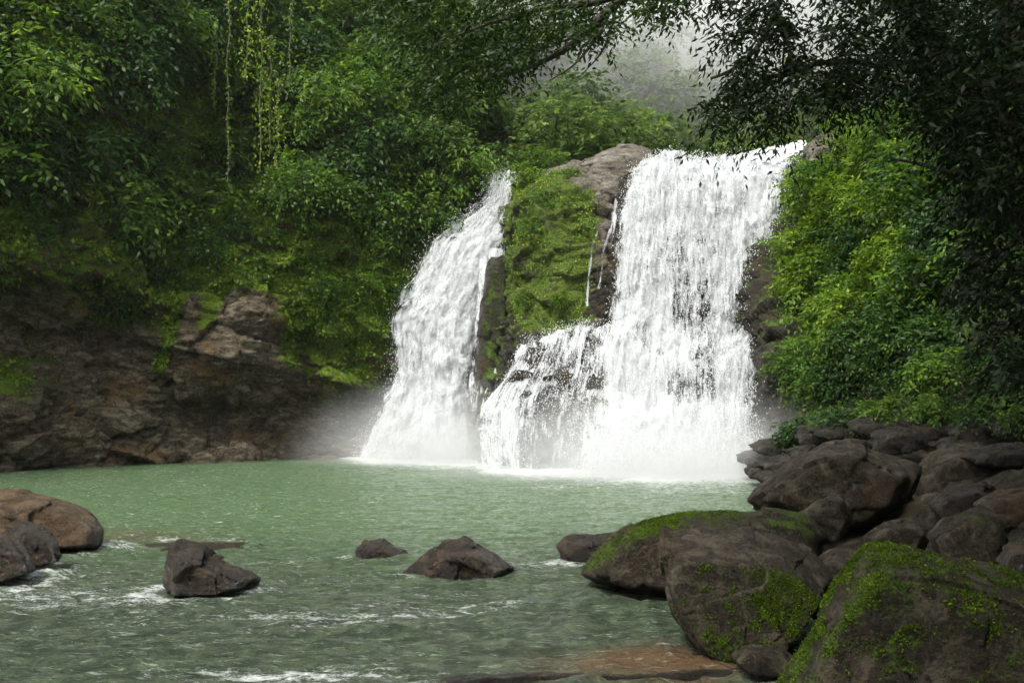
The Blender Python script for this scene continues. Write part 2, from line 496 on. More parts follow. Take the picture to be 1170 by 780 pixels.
def moss_left(p, n):
    px = CX + p[:, 0] / p[:, 1] * F_PX
    hi = sstep(6.0, 10.0, p[:, 2] + 2.2 * fbm(p * 0.25, 3) - 0.6 * sstep(120, 0, px))
    up = np.clip(n[:, 2], -0.6, 1)
    m = 0.12 + 0.55 * hi + 0.38 * up + 0.22 * fbm(p * 0.5 + 8, 3)
    m += 0.45 * sstep(320, 370, px) * sstep(2.5, 4.5, p[:, 2])                # mossy wall beside the left fall
    m += 0.35 * sstep(90, 20, px) * sstep(3.0, 4.5, p[:, 2]) * sstep(7, 5, p[:, 2])
    # clear rock face of the bulging block, with tongues of moss running down it
    blk = sstep(195, 215, px) * sstep(335, 300, px) * sstep(3.5, 4.5, p[:, 2]) * sstep(10.8, 9.4, p[:, 2])
    m -= 0.5 * blk
    t1 = np.exp(-((px - 237 - (p[:, 2] - 9) * 4) / 13) ** 2) * sstep(6.6, 7.8, p[:, 2])
    t2 = np.exp(-((px - 190 - (p[:, 2] - 7) * 5) / 8) ** 2) * sstep(4.6, 5.8, p[:, 2])
    t3 = np.exp(-((px - 330 - (p[:, 2] - 7) * 3) / 12) ** 2) * sstep(5.0, 6.2, p[:, 2])
    m += 0.75 * np.maximum(np.maximum(t1, t2), t3 * 0.8)
    m -= 0.5 * sstep(3.0, 1.5, p[:, 2])
    return m
cl_me, CLp, CLn, CLm = rock_patch('cliff', profile_wall(LC, lambda px: np.interp(px, [430, 500, 560, 650], [60, 26, 18, 16])), 470, 760, M['cliff'], moss_left, amp=0.85)
tag(obj('cliff', cl_me), kind='structure')

# ------------------------------------------------------------------ bedrock steps under the falls
def rows(C):
    return np.array([[P(*c) for c in r] for r in C])
BED = rows([[(x, y, D + (2.5 if x < 605 and y < 400 and D > 57 else 0)) for x, y, D in r_] for r_ in [
    [(520, 560, 66), (560, 560, 58), (600, 560, 52.5), (650, 562, 51), (700, 565, 50), (770, 568, 49), (840, 568, 49), (880, 560, 49), (930, 560, 46)],
    [(520, 520, 67), (550, 525, 58), (590, 530, 52.2), (640, 530, 51.4), (700, 530, 50.2), (770, 530, 49.4), (840, 530, 49.4), (880, 525, 49), (930, 520, 47)],
    [(530, 460, 68), (548, 480, 58), (585, 478, 52.6), (640, 465, 52.2), (700, 470, 51), (770, 475, 50.2), (840, 470, 50.4), (880, 470, 50), (930, 460, 48.5)],
    [(540, 420, 69), (560, 445, 59), (590, 430, 53.6), (640, 420, 53.2), (700, 420, 52.2), (770, 425, 51.6), (840, 420, 51.8), (880, 415, 51.5), (930, 410, 50)],
    [(545, 400, 70), (570, 410, 60), (600, 394, 55), (645, 382, 55), (700, 385, 53.6), (770, 392, 53), (840, 390, 53), (885, 385, 52.5), (935, 375, 51)],
    [(550, 330, 71), (575, 350, 62), (610, 345, 58.5), (650, 345, 57), (700, 340, 54.6), (770, 340, 54), (840, 340, 54), (895, 335, 53.5), (945, 320, 52)],
    [(555, 270, 71), (580, 290, 63), (620, 290, 60.5), (660, 290, 58), (700, 290, 55.2), (770, 290, 54.6), (840, 290, 54.8), (905, 285, 54.2), (955, 270, 53)],
    [(560, 230, 72), (585, 240, 65), (625, 240, 61.5), (665, 240, 59), (705, 240, 56), (770, 240, 55.4), (840, 235, 55.6), (912, 235, 55), (965, 220, 54)],
    [(565, 222, 74), (590, 226, 67), (630, 222, 63), (670, 220, 60), (715, 206, 57), (770, 196, 56.4), (840, 198, 56.8), (915, 196, 56.2), (975, 175, 55.5)],
    [(570, 222, 80), (600, 224, 75), (640, 220, 72), (680, 216, 70), (725, 206, 68), (770, 198, 68), (840, 196, 68), (915, 190, 68), (985, 165, 68)],
]])
def moss_bed(p, n):
    px = CX + p[:, 0] / p[:, 1] * F_PX
    return 0.05 + 0.3 * np.clip(n[:, 2], 0, 1) + 0.45 * sstep(880, 930, px) + 0.3 * sstep(600, 560, px) + 0.15 * fbm(p * 0.6, 3)
bed_me, BEDp, BEDn, BEDm = rock_patch('falls_bedrock', BED, 300, 330, M['wetrock'], moss_bed, amp=0.35, blk=0.9, layer=0.5)
tag(obj('bedrock', bed_me), kind='structure')

# ------------------------------------------------------------------ outcrop between the falls
OUT = rows([
    [(570, 420, 64), (578, 425, 60), (592, 425, 56.5), (625, 410, 55.6), (665, 400, 55.0), (700, 395, 54.6), (725, 390, 56), (735, 390, 60)],
    [(570, 400, 65), (578, 400, 60.5), (592, 395, 57.0), (625, 385, 55.6), (665, 372, 54.8), (698, 368, 54.6), (722, 365, 56), (735, 370, 60)],
    [(575, 370, 66), (582, 370, 61), (598, 368, 57.6), (628, 362, 56.2), (665, 350, 55.4), (698, 345, 55.2), (715, 342, 56.5), (735, 345, 60)],
    [(577, 330, 66), (583, 330, 61.5), (600, 325, 58.2), (630, 320, 56.6), (668, 315, 55.6), (700, 310, 55.4), (718, 305, 57), (735, 305, 60)],
    [(578, 290, 67), (585, 290, 62), (603, 285, 58.4), (632, 275, 56.8), (670, 272, 56.0), (698, 268, 55.8), (712, 265, 57), (735, 265, 60)],
    [(580, 255, 68), (588, 252, 62.5), (606, 245, 59), (634, 235, 57.6), (670, 235, 56.8), (695, 235, 56.4), (710, 232, 57.5), (735, 235, 61)],
    [(584, 232, 69), (592, 228, 63.5), (612, 216, 60), (638, 212, 58.6), (670, 214, 57.8), (692, 218, 57.2), (708, 218, 58.2), (735, 215, 61)],
    [(588, 215, 70), (598, 210, 66), (618, 203, 63), (645, 194, 61.5), (672, 192, 60.6), (695, 200, 59.6), (712, 204, 60), (740, 205, 62)],
    [(595, 215, 78), (605, 208, 76), (622, 202, 74), (648, 192, 72), (675, 190, 70), (700, 198, 68), (720, 202, 66), (745, 206, 66)],
])
def moss_out(p, n):
    px = CX + p[:, 0] / p[:, 1] * F_PX
    m = 0.66 + 0.15 * np.clip(n[:, 2], -1, 1) + 0.40 * fbm(p * 0.5, 4)
    m -= 0.45 * sstep(668, 700, px)
    m -= 0.4 * sstep(15.5, 16.8, p[:, 2]) * sstep(620, 660, px)
    return m
out_me, OUTp, OUTn, OUTm = rock_patch('rock_outcrop', OUT, 280, 220, M['outcrop'], moss_out, amp=0.45, blk=0.6, layer=0.7)
tag(obj('rock_outcrop', out_me), 'mossy rock outcrop standing between the two waterfalls', 'rock outcrop')

# ------------------------------------------------------------------ right cliff
def setb(k): return [0, 0, 0.3 * k, 0.8 * k, 1.4 * k, 2.2 * k, 3.2 * k, 4 * k, 4.6 * k, 5.6 * k, 7 * k, 10 * k, 14 * k, 20 * k, 28 * k]
RC = [
    (800, 60, setb(0.5)),
    (845, 53, [0, 0, 0.3, 0.8, 1.4, 1.8, 2.2, 2.6, 3.0, 3.6, 5.5, 16, 28, 46, 66]),
    (866, 49.5, [0, 0, 0.3, 0.6, 1.5, 2.4, 3.4, 4.6, 5.6, 7.6, 11.0, 18, 28, 40, 60]),
    (880, 47, [0, 0, 0.5, 0.8, 1.5, 3.5, 4.4, 6.4, 7.4, 9.6, 13.5, 18, 24, 34, 50]),
    (905, 44.5, [0, 0, 0.6, 1.2, 1.8, 3.2, 5.0, 6.6, 7.8, 10, 13, 17, 22, 30, 42]),
    (940, 42.5, [0, 0, 0.7, 1.6, 2.4, 4.0, 5.5, 7.0, 7.6, 9.0, 12, 16, 20, 26, 36]),
    (990, 39.5, setb(1.35)),
    (1050, 36, setb(1.2)),
    (1120, 31, setb(1.0)),
    (1200, 27, setb(0.8)),
    (1330, 22, setb(0.7)),
    (1700, 15, setb(0.7)),
    (2800, 8, setb(0.7)),
]
def moss_right(p, n):
    px = CX + p[:, 0] / p[:, 1] * F_PX
    return 0.30 + 0.30 * np.clip(n[:, 2], -1, 1) + 0.25 * fbm(p * 0.6, 3) + 0.15 * sstep(4, 8, p[:, 2]) - 0.3 * sstep(3.5, 1.5, p[:, 2]) - 0.15 * sstep(905, 875, px)
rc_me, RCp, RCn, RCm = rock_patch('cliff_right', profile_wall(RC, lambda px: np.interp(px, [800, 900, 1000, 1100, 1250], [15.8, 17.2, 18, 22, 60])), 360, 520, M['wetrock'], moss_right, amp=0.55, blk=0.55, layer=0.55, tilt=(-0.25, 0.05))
tag(obj('cliff', rc_me), kind='structure')

# ------------------------------------------------------------------ hills behind
def hill_z(X, Y):
    z = 15.5 + 0.62 * np.clip(Y - 70, 0, 999)
    rav = X / np.maximum(Y, 1) * F_PX + CX            # the upper valley runs away up-river
    valley = np.exp(-((rav - 870) / 110) ** 2)
    z = z - valley * np.clip(Y - 64, 0, 110) * 0.12
    z = z + 3.0 * fbm(np.stack([X * 0.03, Y * 0.03, 0 * X], 1), 4) * sstep(66, 90, Y)
    return z
def build_hills():
    xs = np.linspace(-190, 240, 150); ys = 75 + 221 * np.linspace(0, 1, 150) ** 1.4
    Xg, Yg = np.meshgrid(xs, ys)
    z = hill_z(Xg.ravel(), Yg.ravel())
    v = np.stack([Xg.ravel(), Yg.ravel(), z], 1)
    s = NT('hill_soil'); o = s.obj()
    c = s.mix(s.step(s.noise(o, 0.4, 5, 0.6), 0.4, 0.6), (0.015, 0.03, 0.008), (0.04, 0.07, 0.018))
    b = s.n('ShaderNodeBsdfPrincipled'); s.l(c, b.inputs['Base Color']); b.inputs['Roughness'].default_value = 0.9
    s.l(b.outputs[0], s.out.inputs[0])
    tag(obj('hills', mesh_from('hills', v, grid_faces(150, 150), s.m)), kind='structure')
    # grey cliff of the upper falls, far up the valley
    C = []
    for z, dy in ((25, 0), (45, 4), (62, 7), (80, 16), (100, 30), (125, 60)):
        C.append([(X_at(px, D), D + dy, z) for px, D in ((560, 230), (660, 222), (760, 212), (840, 205), (920, 200), (1010, 198), (1100, 190), (1300, 170))])
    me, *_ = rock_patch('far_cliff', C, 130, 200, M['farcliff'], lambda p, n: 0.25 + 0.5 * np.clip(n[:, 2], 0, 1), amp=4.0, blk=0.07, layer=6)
    tag(obj('cliff', me), kind='structure')
build_hills()

# ------------------------------------------------------------------ right bank under the boulders
def bank_edge(Y): return np.interp(Y, [-20, 8, 11, 16, 21, 30, 40, 46, 60], [1.0, 2.6, 3.2, 4.0, 4.6, 7.2, 9.8, 11.5, 14])
def bank_z(X, Y):
    d = X - bank_edge(Y)
    z = -0.5 + 0.42 * np.clip(d, -3, 3) + 0.22 * np.clip(d - 3, 0, 30)
    return z + 0.35 * fbm(np.stack([X * 0.7, Y * 0.7, 0 * X], 1), 4)
def build_bank():
    xs = np.linspace(0, 34, 230); ys = np.linspace(-15, 52, 330)
    Xg, Yg = np.meshgrid(xs, ys)
    X, Y = Xg.ravel(), Yg.ravel()
    z = bank_z(X, Y)
    p = np.stack([X, Y, z], 1)
    p[:, 2] += 0.4 * rock_relief(p * 1.0, amp=0.5, blk=1.0, layer=0.35)
    me = mesh_from('river_bank', p, grid_faces(330, 230), M['boulder'])
    fattr(me, 'moss', 0.15 + 0.2 * fbm(p, 3))
    tag(obj('river_bank', me), kind='structure')
build_bank()

def unit(a): return a / (np.linalg.norm(a, axis=-1, keepdims=True) + 1e-9)

class Leaves:
    def __init__(s): s.V, s.F, s.T, s.n = [], [], [], 0
    def add(s, base, dirv, up, L, W, tint, fold=0.25):
        """base (n,3), direction (n,3), blade normal hint (n,3), length, width, tint (n,)"""
        n = len(base); dirv = unit(dirv); L = np.broadcast_to(L, n)[:, None]; W = np.broadcast_to(W, n)[:, None]
        side = unit(np.cross(dirv, up)); nr = np.cross(side, dirv)
        mid = base + dirv * L * 0.42
        v = np.stack([base, mid + side * W * 0.5 - nr * W * fold * 0.5, base + dirv * L - nr * L * 0.10, mid - side * W * 0.5 - nr * W * fold * 0.5], 1)
        i = np.arange(n)[:, None, None] * 4
        f = (i + np.array([(0, 1, 2), (0, 2, 3)])[None]).reshape(-1, 3) + s.n
        s.V.append(v.reshape(-1, 3)); s.F.append(f); s.T.append(np.repeat(tint, 2)); s.n += 4 * n
    def mesh(s, name, mat):
        me = mesh_from(name, np.concatenate(s.V), np.concatenate(s.F), mat, False)
        fattr(me, 'tint', np.clip(np.concatenate(s.T), -0.2, 1.3), 'FACE')
        return me

# ------------------------------------------------------------------ boulders
_ico = {}
def ico(sub):
    if sub not in _ico:
        bm = bmesh.new(); bmesh.ops.create_icosphere(bm, subdivisions=sub, radius=1.0)
        v = np.array([x.co[:] for x in bm.verts]); f = np.array([[y.index for y in x.verts] for x in bm.faces])
        bm.free(); v /= np.linalg.norm(v, axis=1)[:, None]
        _ico[sub] = (v, f)
    return _ico[sub]

def hull_planes(pts):
    bm = bmesh.new()
    for q in pts: bm.verts.new(q)
    bmesh.ops.convex_hull(bm, input=bm.verts[:])
    bm.faces.ensure_lookup_table(); bm.normal_update()
    c = np.mean([v.co[:] for v in bm.verts if v.link_faces], axis=0)
    pl = []
    for f in bm.faces:
        n = np.array(f.normal[:]); h = float(np.dot(n, np.array(f.calc_center_median()[:]) - c))
        if h < 0: n, h = -n, -h
        pl.append((n, max(h, 0.02)))
    bm.free()
    return c, pl

WATER_ROCKS = []   # (x, y, radius) for foam round stones in the stream
def boulder(label, outline, D, thick, mat, sub=6, sharp=14, rough=0.05, moss=0.0, mossdir=(0, 0, 1), mossk=0.5, front=0.72, fshift=(0, 8), extra=(), strata=0.0, name='boulder', group=None, mossfreq=1.0, base_z=None, seed=0, foam=None, cat='boulder', tufts=0, tuft=0.02):
    """outline: pixels of the silhouette; D distance of its widest section; thick its depth in metres"""
    ol = np.array(outline, float); c = ol.mean(0)
    pts = [P(x, y, D) for x, y in ol]
    for k, dd in ((front, -0.5), (0.8, 0.38)):
        for x, y in ol:
            q = c + (np.array([x, y]) - c) * k + (np.array(fshift) if dd < 0 else 0)
            pts.append(P(q[0], q[1], D + dd * thick))
    for e in extra: pts.append(P(*e))
    cen, pl = hull_planes(pts)
    d, f = ico(sub)
    inv = 0; sharp = sharp * 1.8
    for n, h in pl:
        inv = inv + (np.clip(d @ n, 0, None) / h) ** sharp
    r = inv ** (-1.0 / sharp)
    p = d * r[:, None]
    size = np.mean(r)
    q = p / size + seed * 3.7
    disp = 0.55 * fbm(q * 1.2, 3) + 0.40 * fbm(q * 3.5, 6, 0.66) - 0.30 * np.abs(fbm(q * 2.6 + 50, 4, 0.6))
    val, gap = facets(q * 1.05 + 0.05 * np.stack([fbm(q * 2, 3), fbm(q * 2 + 9, 3), fbm(q * 2 + 18, 3)], 1))
    disp += 1.35 * val - 0.25 * sstep(0.05, 0, gap)
    val, gap = facets(q * 2.9 + 0.08 * np.stack([fbm(q * 5, 3), fbm(q * 5 + 9, 3), fbm(q * 5 + 18, 3)], 1))
    disp += 0.45 * val * (0.4 + sstep(-0.2, 0.3, fbm(q * 1.5 + 70, 2)))
    if strata:
        h = (p @ np.array([0.35, 0.1, 0.93])) / size * 5 + 0.6 * fbm(q, 3) + seed
        k = np.floor(h).astype(int); fr = h - k
        disp += strata * (_rnd[k & 255] + (_rnd[(k + 1) & 255] - _rnd[k & 255]) * sstep(0.7, 1, fr) - 0.5)
    disp += 0.16 * fbm(p * 9 + seed, 5, 0.65) / max(size, 0.3)
    p = p + d * (disp * rough * 1.7 * size)[:, None]
    w = p + cen
    lo = w[:, 2].min() if base_z is None else base_z
    org = np.array([cen[0], cen[1], lo])
    me = mesh_from(name, w - org, f, mat)
    nn = np.zeros(len(me.vertices) * 3, np.float32); me.vertex_normals.foreach_get('vector', nn); nn = nn.reshape(-1, 3)
    md = np.array(mossdir, float); md /= np.linalg.norm(md)
    m = moss - 0.10 + mossk * (nn @ md - 0.35) + 0.3 * fbm(w * 1.3 * mossfreq + 20, 4)
    if moss <= 0: m = m * 0 
    fattr(me, 'moss', m)
    o = obj(name, me, loc=org)
    tag(o, label, cat, group)
    if tufts:
        rr = np.random.default_rng(seed + 500)
        w_ = sstep(0.40, 0.75, m + 0.35 * fbm(w * 6, 3) + 0.25 * fbm(w * 20, 3)) * (nn[:, 1] < 0.6)
        i_ = rr.choice(len(w), tufts, p=w_ / w_.sum())
        lv = Leaves(); pt = (w - org)[i_] + rr.normal(size=(tufts, 3)) * size * 0.006
        s_ = rr.uniform(0.5, 1.4, tufts) * tuft
        lv.add(pt, nn[i_] * 0.6 + rr.normal(size=(tufts, 3)) * 0.6, unit(nn[i_] + rr.normal(size=(tufts, 3)) * 0.5), s_, s_ * 0.5, 0.35 + 0.5 * fbm(pt * 3, 3) + rr.normal(0, 0.2, tufts))
        mo = obj('moss', lv.mesh('moss', M['leaf_moss']), o); mo['kind'] = 'stuff'
    if foam is not None: WATER_ROCKS.append((cen[0], cen[1] - 0.1, foam))
    return o

def build_boulders():
    B, S, Br = M['boulder'], M['stream_rock'], M['brown_boulder']
    boulder('huge dark boulder streaked with bright green moss, nearest of all, in the bottom corner', [(868, 800), (905, 735), (935, 690), (960, 645), (985, 618), (1020, 614), (1100, 628), (1180, 650), (1260, 700), (1280, 850), (900, 850)], 9.3, 2.6, B, 7, 11, 0.040, 0.43, (-0.45, -0.35, 0.55), 0.42, front=0.8, fshift=(0, 25), mossfreq=1.3, seed=1, tufts=48000, tuft=0.022)
    boulder('flat topped grey brown block of rock with a mossy overhanging front, beside the brown shallows', [(755, 602), (800, 598), (880, 602), (925, 622), (957, 655), (940, 690), (905, 735), (880, 750), (800, 742), (770, 705), (760, 665)], 13.0, 2.2, B, 7, 26, 0.030, 0.25, (0.1, -0.9, 0.0), 0.5, front=0.80, fshift=(4, 30), extra=[(762, 662, 12.0), (925, 702, 11.9)], seed=2, foam=1.0, tufts=14000, tuft=0.02)
    boulder('long low boulder with mossy crest, sloping into the water behind the flat topped block', [(650, 655), (668, 632), (700, 606), (735, 590), (790, 580), (850, 580), (890, 596), (900, 640), (870, 680), (760, 684), (690, 672), (655, 662)], 17.0, 2.6, B, 6, 12, 0.045, 0.36, (-0.3, -0.2, 0.8), 0.4, seed=3, foam=1.3, tufts=20000, tuft=0.025)
    boulder('small flat dark rock at the edge of the pool, left of the long mossy boulder', [(635, 622), (645, 612), (700, 607), (712, 612), (700, 632), (672, 640), (640, 638)], 20.5, 1.2, S, 5, 18, 0.06, 0.0, seed=4, foam=0.8, strata=0.6)
    boulder('tall brown pointed boulder, the highest of the rock pile below the right bank', [(850, 572), (880, 545), (912, 512), (940, 500), (985, 500), (1030, 518), (1062, 535), (1045, 580), (1000, 612), (930, 615), (880, 590)], 21.5, 3.4, B, 6, 12, 0.055, 0.06, (0, 0, 1), 0.2, front=0.7, seed=5)
    boulder('rounded greenish stone wedged under the tall brown pointed boulder', [(905, 590), (930, 568), (965, 565), (978, 590), (965, 618), (930, 625), (908, 612)], 18.2, 1.2, B, 5, 10, 0.04, 0.25, (0, -0.5, 0.6), 0.2, seed=6)
    boulder('short mossy rock filling the gap between the long boulder and the wedged stone', [(800, 596), (825, 582), (880, 580), (925, 588), (950, 612), (945, 645), (870, 640), (815, 625)], 17.6, 2.0, B, 5, 12, 0.05, 0.42, (0, 0, 1), 0.4, seed=26)
    boulder('broad black boulder in deep shade right of the tall pointed boulder', [(1040, 545), (1062, 515), (1105, 500), (1150, 510), (1175, 540), (1170, 580), (1120, 600), (1050, 590)], 25, 3.2, B, 6, 12, 0.05, 0.1, seed=7)
    boulder('pale grey flat rock lying on the pile beneath the broad black boulder', [(1058, 575), (1085, 556), (1125, 550), (1145, 562), (1120, 585), (1070, 595)], 19, 1.4, M['stream_rock'], 5, 16, 0.06, 0.0, seed=8, strata=0.5)
    boulder('reddish brown rock at the right edge of the frame above the shaded boulders', [(1110, 575), (1140, 557), (1190, 550), (1220, 575), (1190, 610), (1130, 600)], 17, 1.6, Br, 5, 12, 0.05, 0.0, seed=9)
    boulder('smooth low dark stone between the pointed boulder and the bright mossy one', [(985, 612), (1010, 594), (1045, 590), (1068, 602), (1055, 630), (1000, 632)], 15.5, 1.2, B, 5, 12, 0.05, 0.1, seed=10)
    boulder('dark rounded boulder behind the upper edge of the bright mossy boulder', [(1058, 610), (1085, 585), (1120, 575), (1152, 590), (1160, 640), (1120, 660), (1065, 645)], 14.5, 1.6, B, 6, 12, 0.05, 0.2, seed=11)
    boulder('split dark rock poking in at the right edge over the mossy boulder', [(1138, 640), (1150, 622), (1180, 615), (1230, 630), (1220, 680), (1160, 665)], 12.0, 1.2, S, 5, 20, 0.07, 0.0, seed=12, strata=0.5)
    boulder('wedge of dark rock showing between the flat topped block and the bright mossy boulder', [(925, 640), (950, 622), (985, 628), (985, 680), (945, 720), (915, 700)], 13.6, 1.5, B, 5, 12, 0.05, 0.15, seed=13)
    boulder('low black stone at the foot of the flat topped block by the brown shallows', [(830, 748), (850, 734), (895, 740), (915, 756), (900, 772), (850, 768)], 11.6, 0.9, B, 5, 12, 0.04, 0.0, seed=14)
    # stones in the stream
    boulder('largest golden brown boulder, smooth, standing in the water at the left edge', [(-60, 600), (-30, 565), (15, 555), (60, 562), (105, 580), (125, 600), (122, 628), (60, 632), (-50, 635)], 22, 2.4, Br, 6, 11, 0.035, 0.0, seed=15, foam=1.6, strata=0.15)
    boulder('dark stone with a pale top leaning on the front of the golden brown boulder', [(5, 605), (20, 592), (45, 596), (66, 615), (72, 640), (40, 648), (10, 640)], 19.0, 1.0, S, 5, 14, 0.07, 0.0, seed=16, foam=0.8)
    boulder('dark rock cut by the left edge, nearest of the three stones stacked there', [(-50, 640), (-30, 608), (10, 606), (32, 622), (46, 650), (10, 664), (-40, 664)], 17.8, 1.3, S, 5, 14, 0.07, 0.0, seed=17, foam=1.0)
    boulder('jagged two tone rock, brown above and black below, alone in the left rapids', [(184, 662), (188, 630), (203, 614), (225, 622), (262, 640), (303, 658), (300, 672), (250, 684), (190, 682)], 16.8, 1.3, S, 6, 22, 0.06, 0.0, front=0.55, fshift=(-8, 12), seed=18, foam=1.0, strata=0.35)
    boulder('little brown stone barely above the water in mid stream', [(404, 630), (418, 616), (438, 613), (452, 622), (470, 632), (440, 640), (410, 638)], 20.8, 0.8, S, 5, 14, 0.07, 0.0, seed=19, foam=0.6, strata=0.5)
    boulder('black ridged rock like a low tent, alone in mid stream', [(458, 654), (480, 634), (510, 616), (530, 612), (555, 624), (588, 646), (580, 662), (470, 662)], 18.7, 1.4, S, 6, 22, 0.065, 0.0, front=0.6, fshift=(6, 10), seed=20, foam=1.1, strata=0.4)
    boulder('sunken flat rock just breaking the surface behind the jagged two tone rock', [(130, 628), (160, 620), (220, 618), (300, 619), (312, 624), (240, 634), (150, 636)], 22.5, 1.3, Br, 5, 12, 0.05, 0.0, seed=21, foam=1.5)
    # pale rounded rocks crowning the outcrop
    boulder('big smooth grey rock crowning the outcrop beside the lip of the main fall', [(655, 200), (662, 184), (690, 168), (722, 162), (750, 170), (757, 185), (745, 205), (700, 215), (665, 212)], 61, 5.0, M['outcrop'], 6, 9, 0.05, 0.0, strata=0.5, seed=22)
    boulder('small round grey rock at the left corner of the main fall', [(680, 212), (688, 200), (708, 199), (717, 210), (712, 226), (690, 232)], 57.4, 2.2, M['outcrop'], 5, 9, 0.05, 0.0, seed=23)
    boulder('low cracked grey rock on top of the outcrop left of the big smooth one', [(618, 206), (625, 192), (650, 184), (672, 190), (675, 210), (640, 218)], 62, 3.0, M['outcrop'], 5, 9, 0.06, 0.12, seed=24)
    boulder('mossy brown rock beside the small cascade above the main fall', [(914, 190), (920, 162), (945, 150), (975, 153), (988, 175), (960, 198)], 54.5, 4.0, M['outcrop'], 5, 9, 0.06, 0.38, seed=25)
    # rubble between falls and boulders on the right shore
    rs = np.random.default_rng(11)
    specs = [(872, 535, 41), (900, 528, 38), (868, 520, 44), (890, 508, 42), (925, 515, 36), (930, 497, 38), (960, 490, 36), (1000, 485, 34), (1040, 498, 30), (1080, 490, 30), (1120, 492, 28), (1160, 488, 27), (1020, 505, 30), (1155, 520, 24), (905, 545, 33), (1100, 510, 27)]
    words = ['wet ledge stone at the foot of the main fall, first beside the foam', 'wet slab stone just right of the foam at the foot of the main fall', 'low black stone tucked against the cliff where the main fall lands', 'dark slab in the stepped ledges right of the main fall']
    for i, (px, py, D) in enumerate(specs):
        w, h = rs.uniform(26, 44) * 36 / D, rs.uniform(8, 13) * 36 / D
        ol = [(px + w * math.cos(a) * rs.uniform(0.8, 1.1), py + h * math.sin(a) * rs.uniform(0.8, 1.1)) for a in np.linspace(0, 2 * math.pi, 9)[:-1]]
        g = None if i < 4 else 'dark slabs along the right shore'
        boulder(words[i] if i < 4 else 'dark wet slab in the ledges under the shaded right bank', ol, D, 2.5, M['wetrock'], 5, 60, 0.085, 0.0, strata=1.2, seed=30 + i, group=g, name='rock_slab', cat='rock slab')
build_boulders()

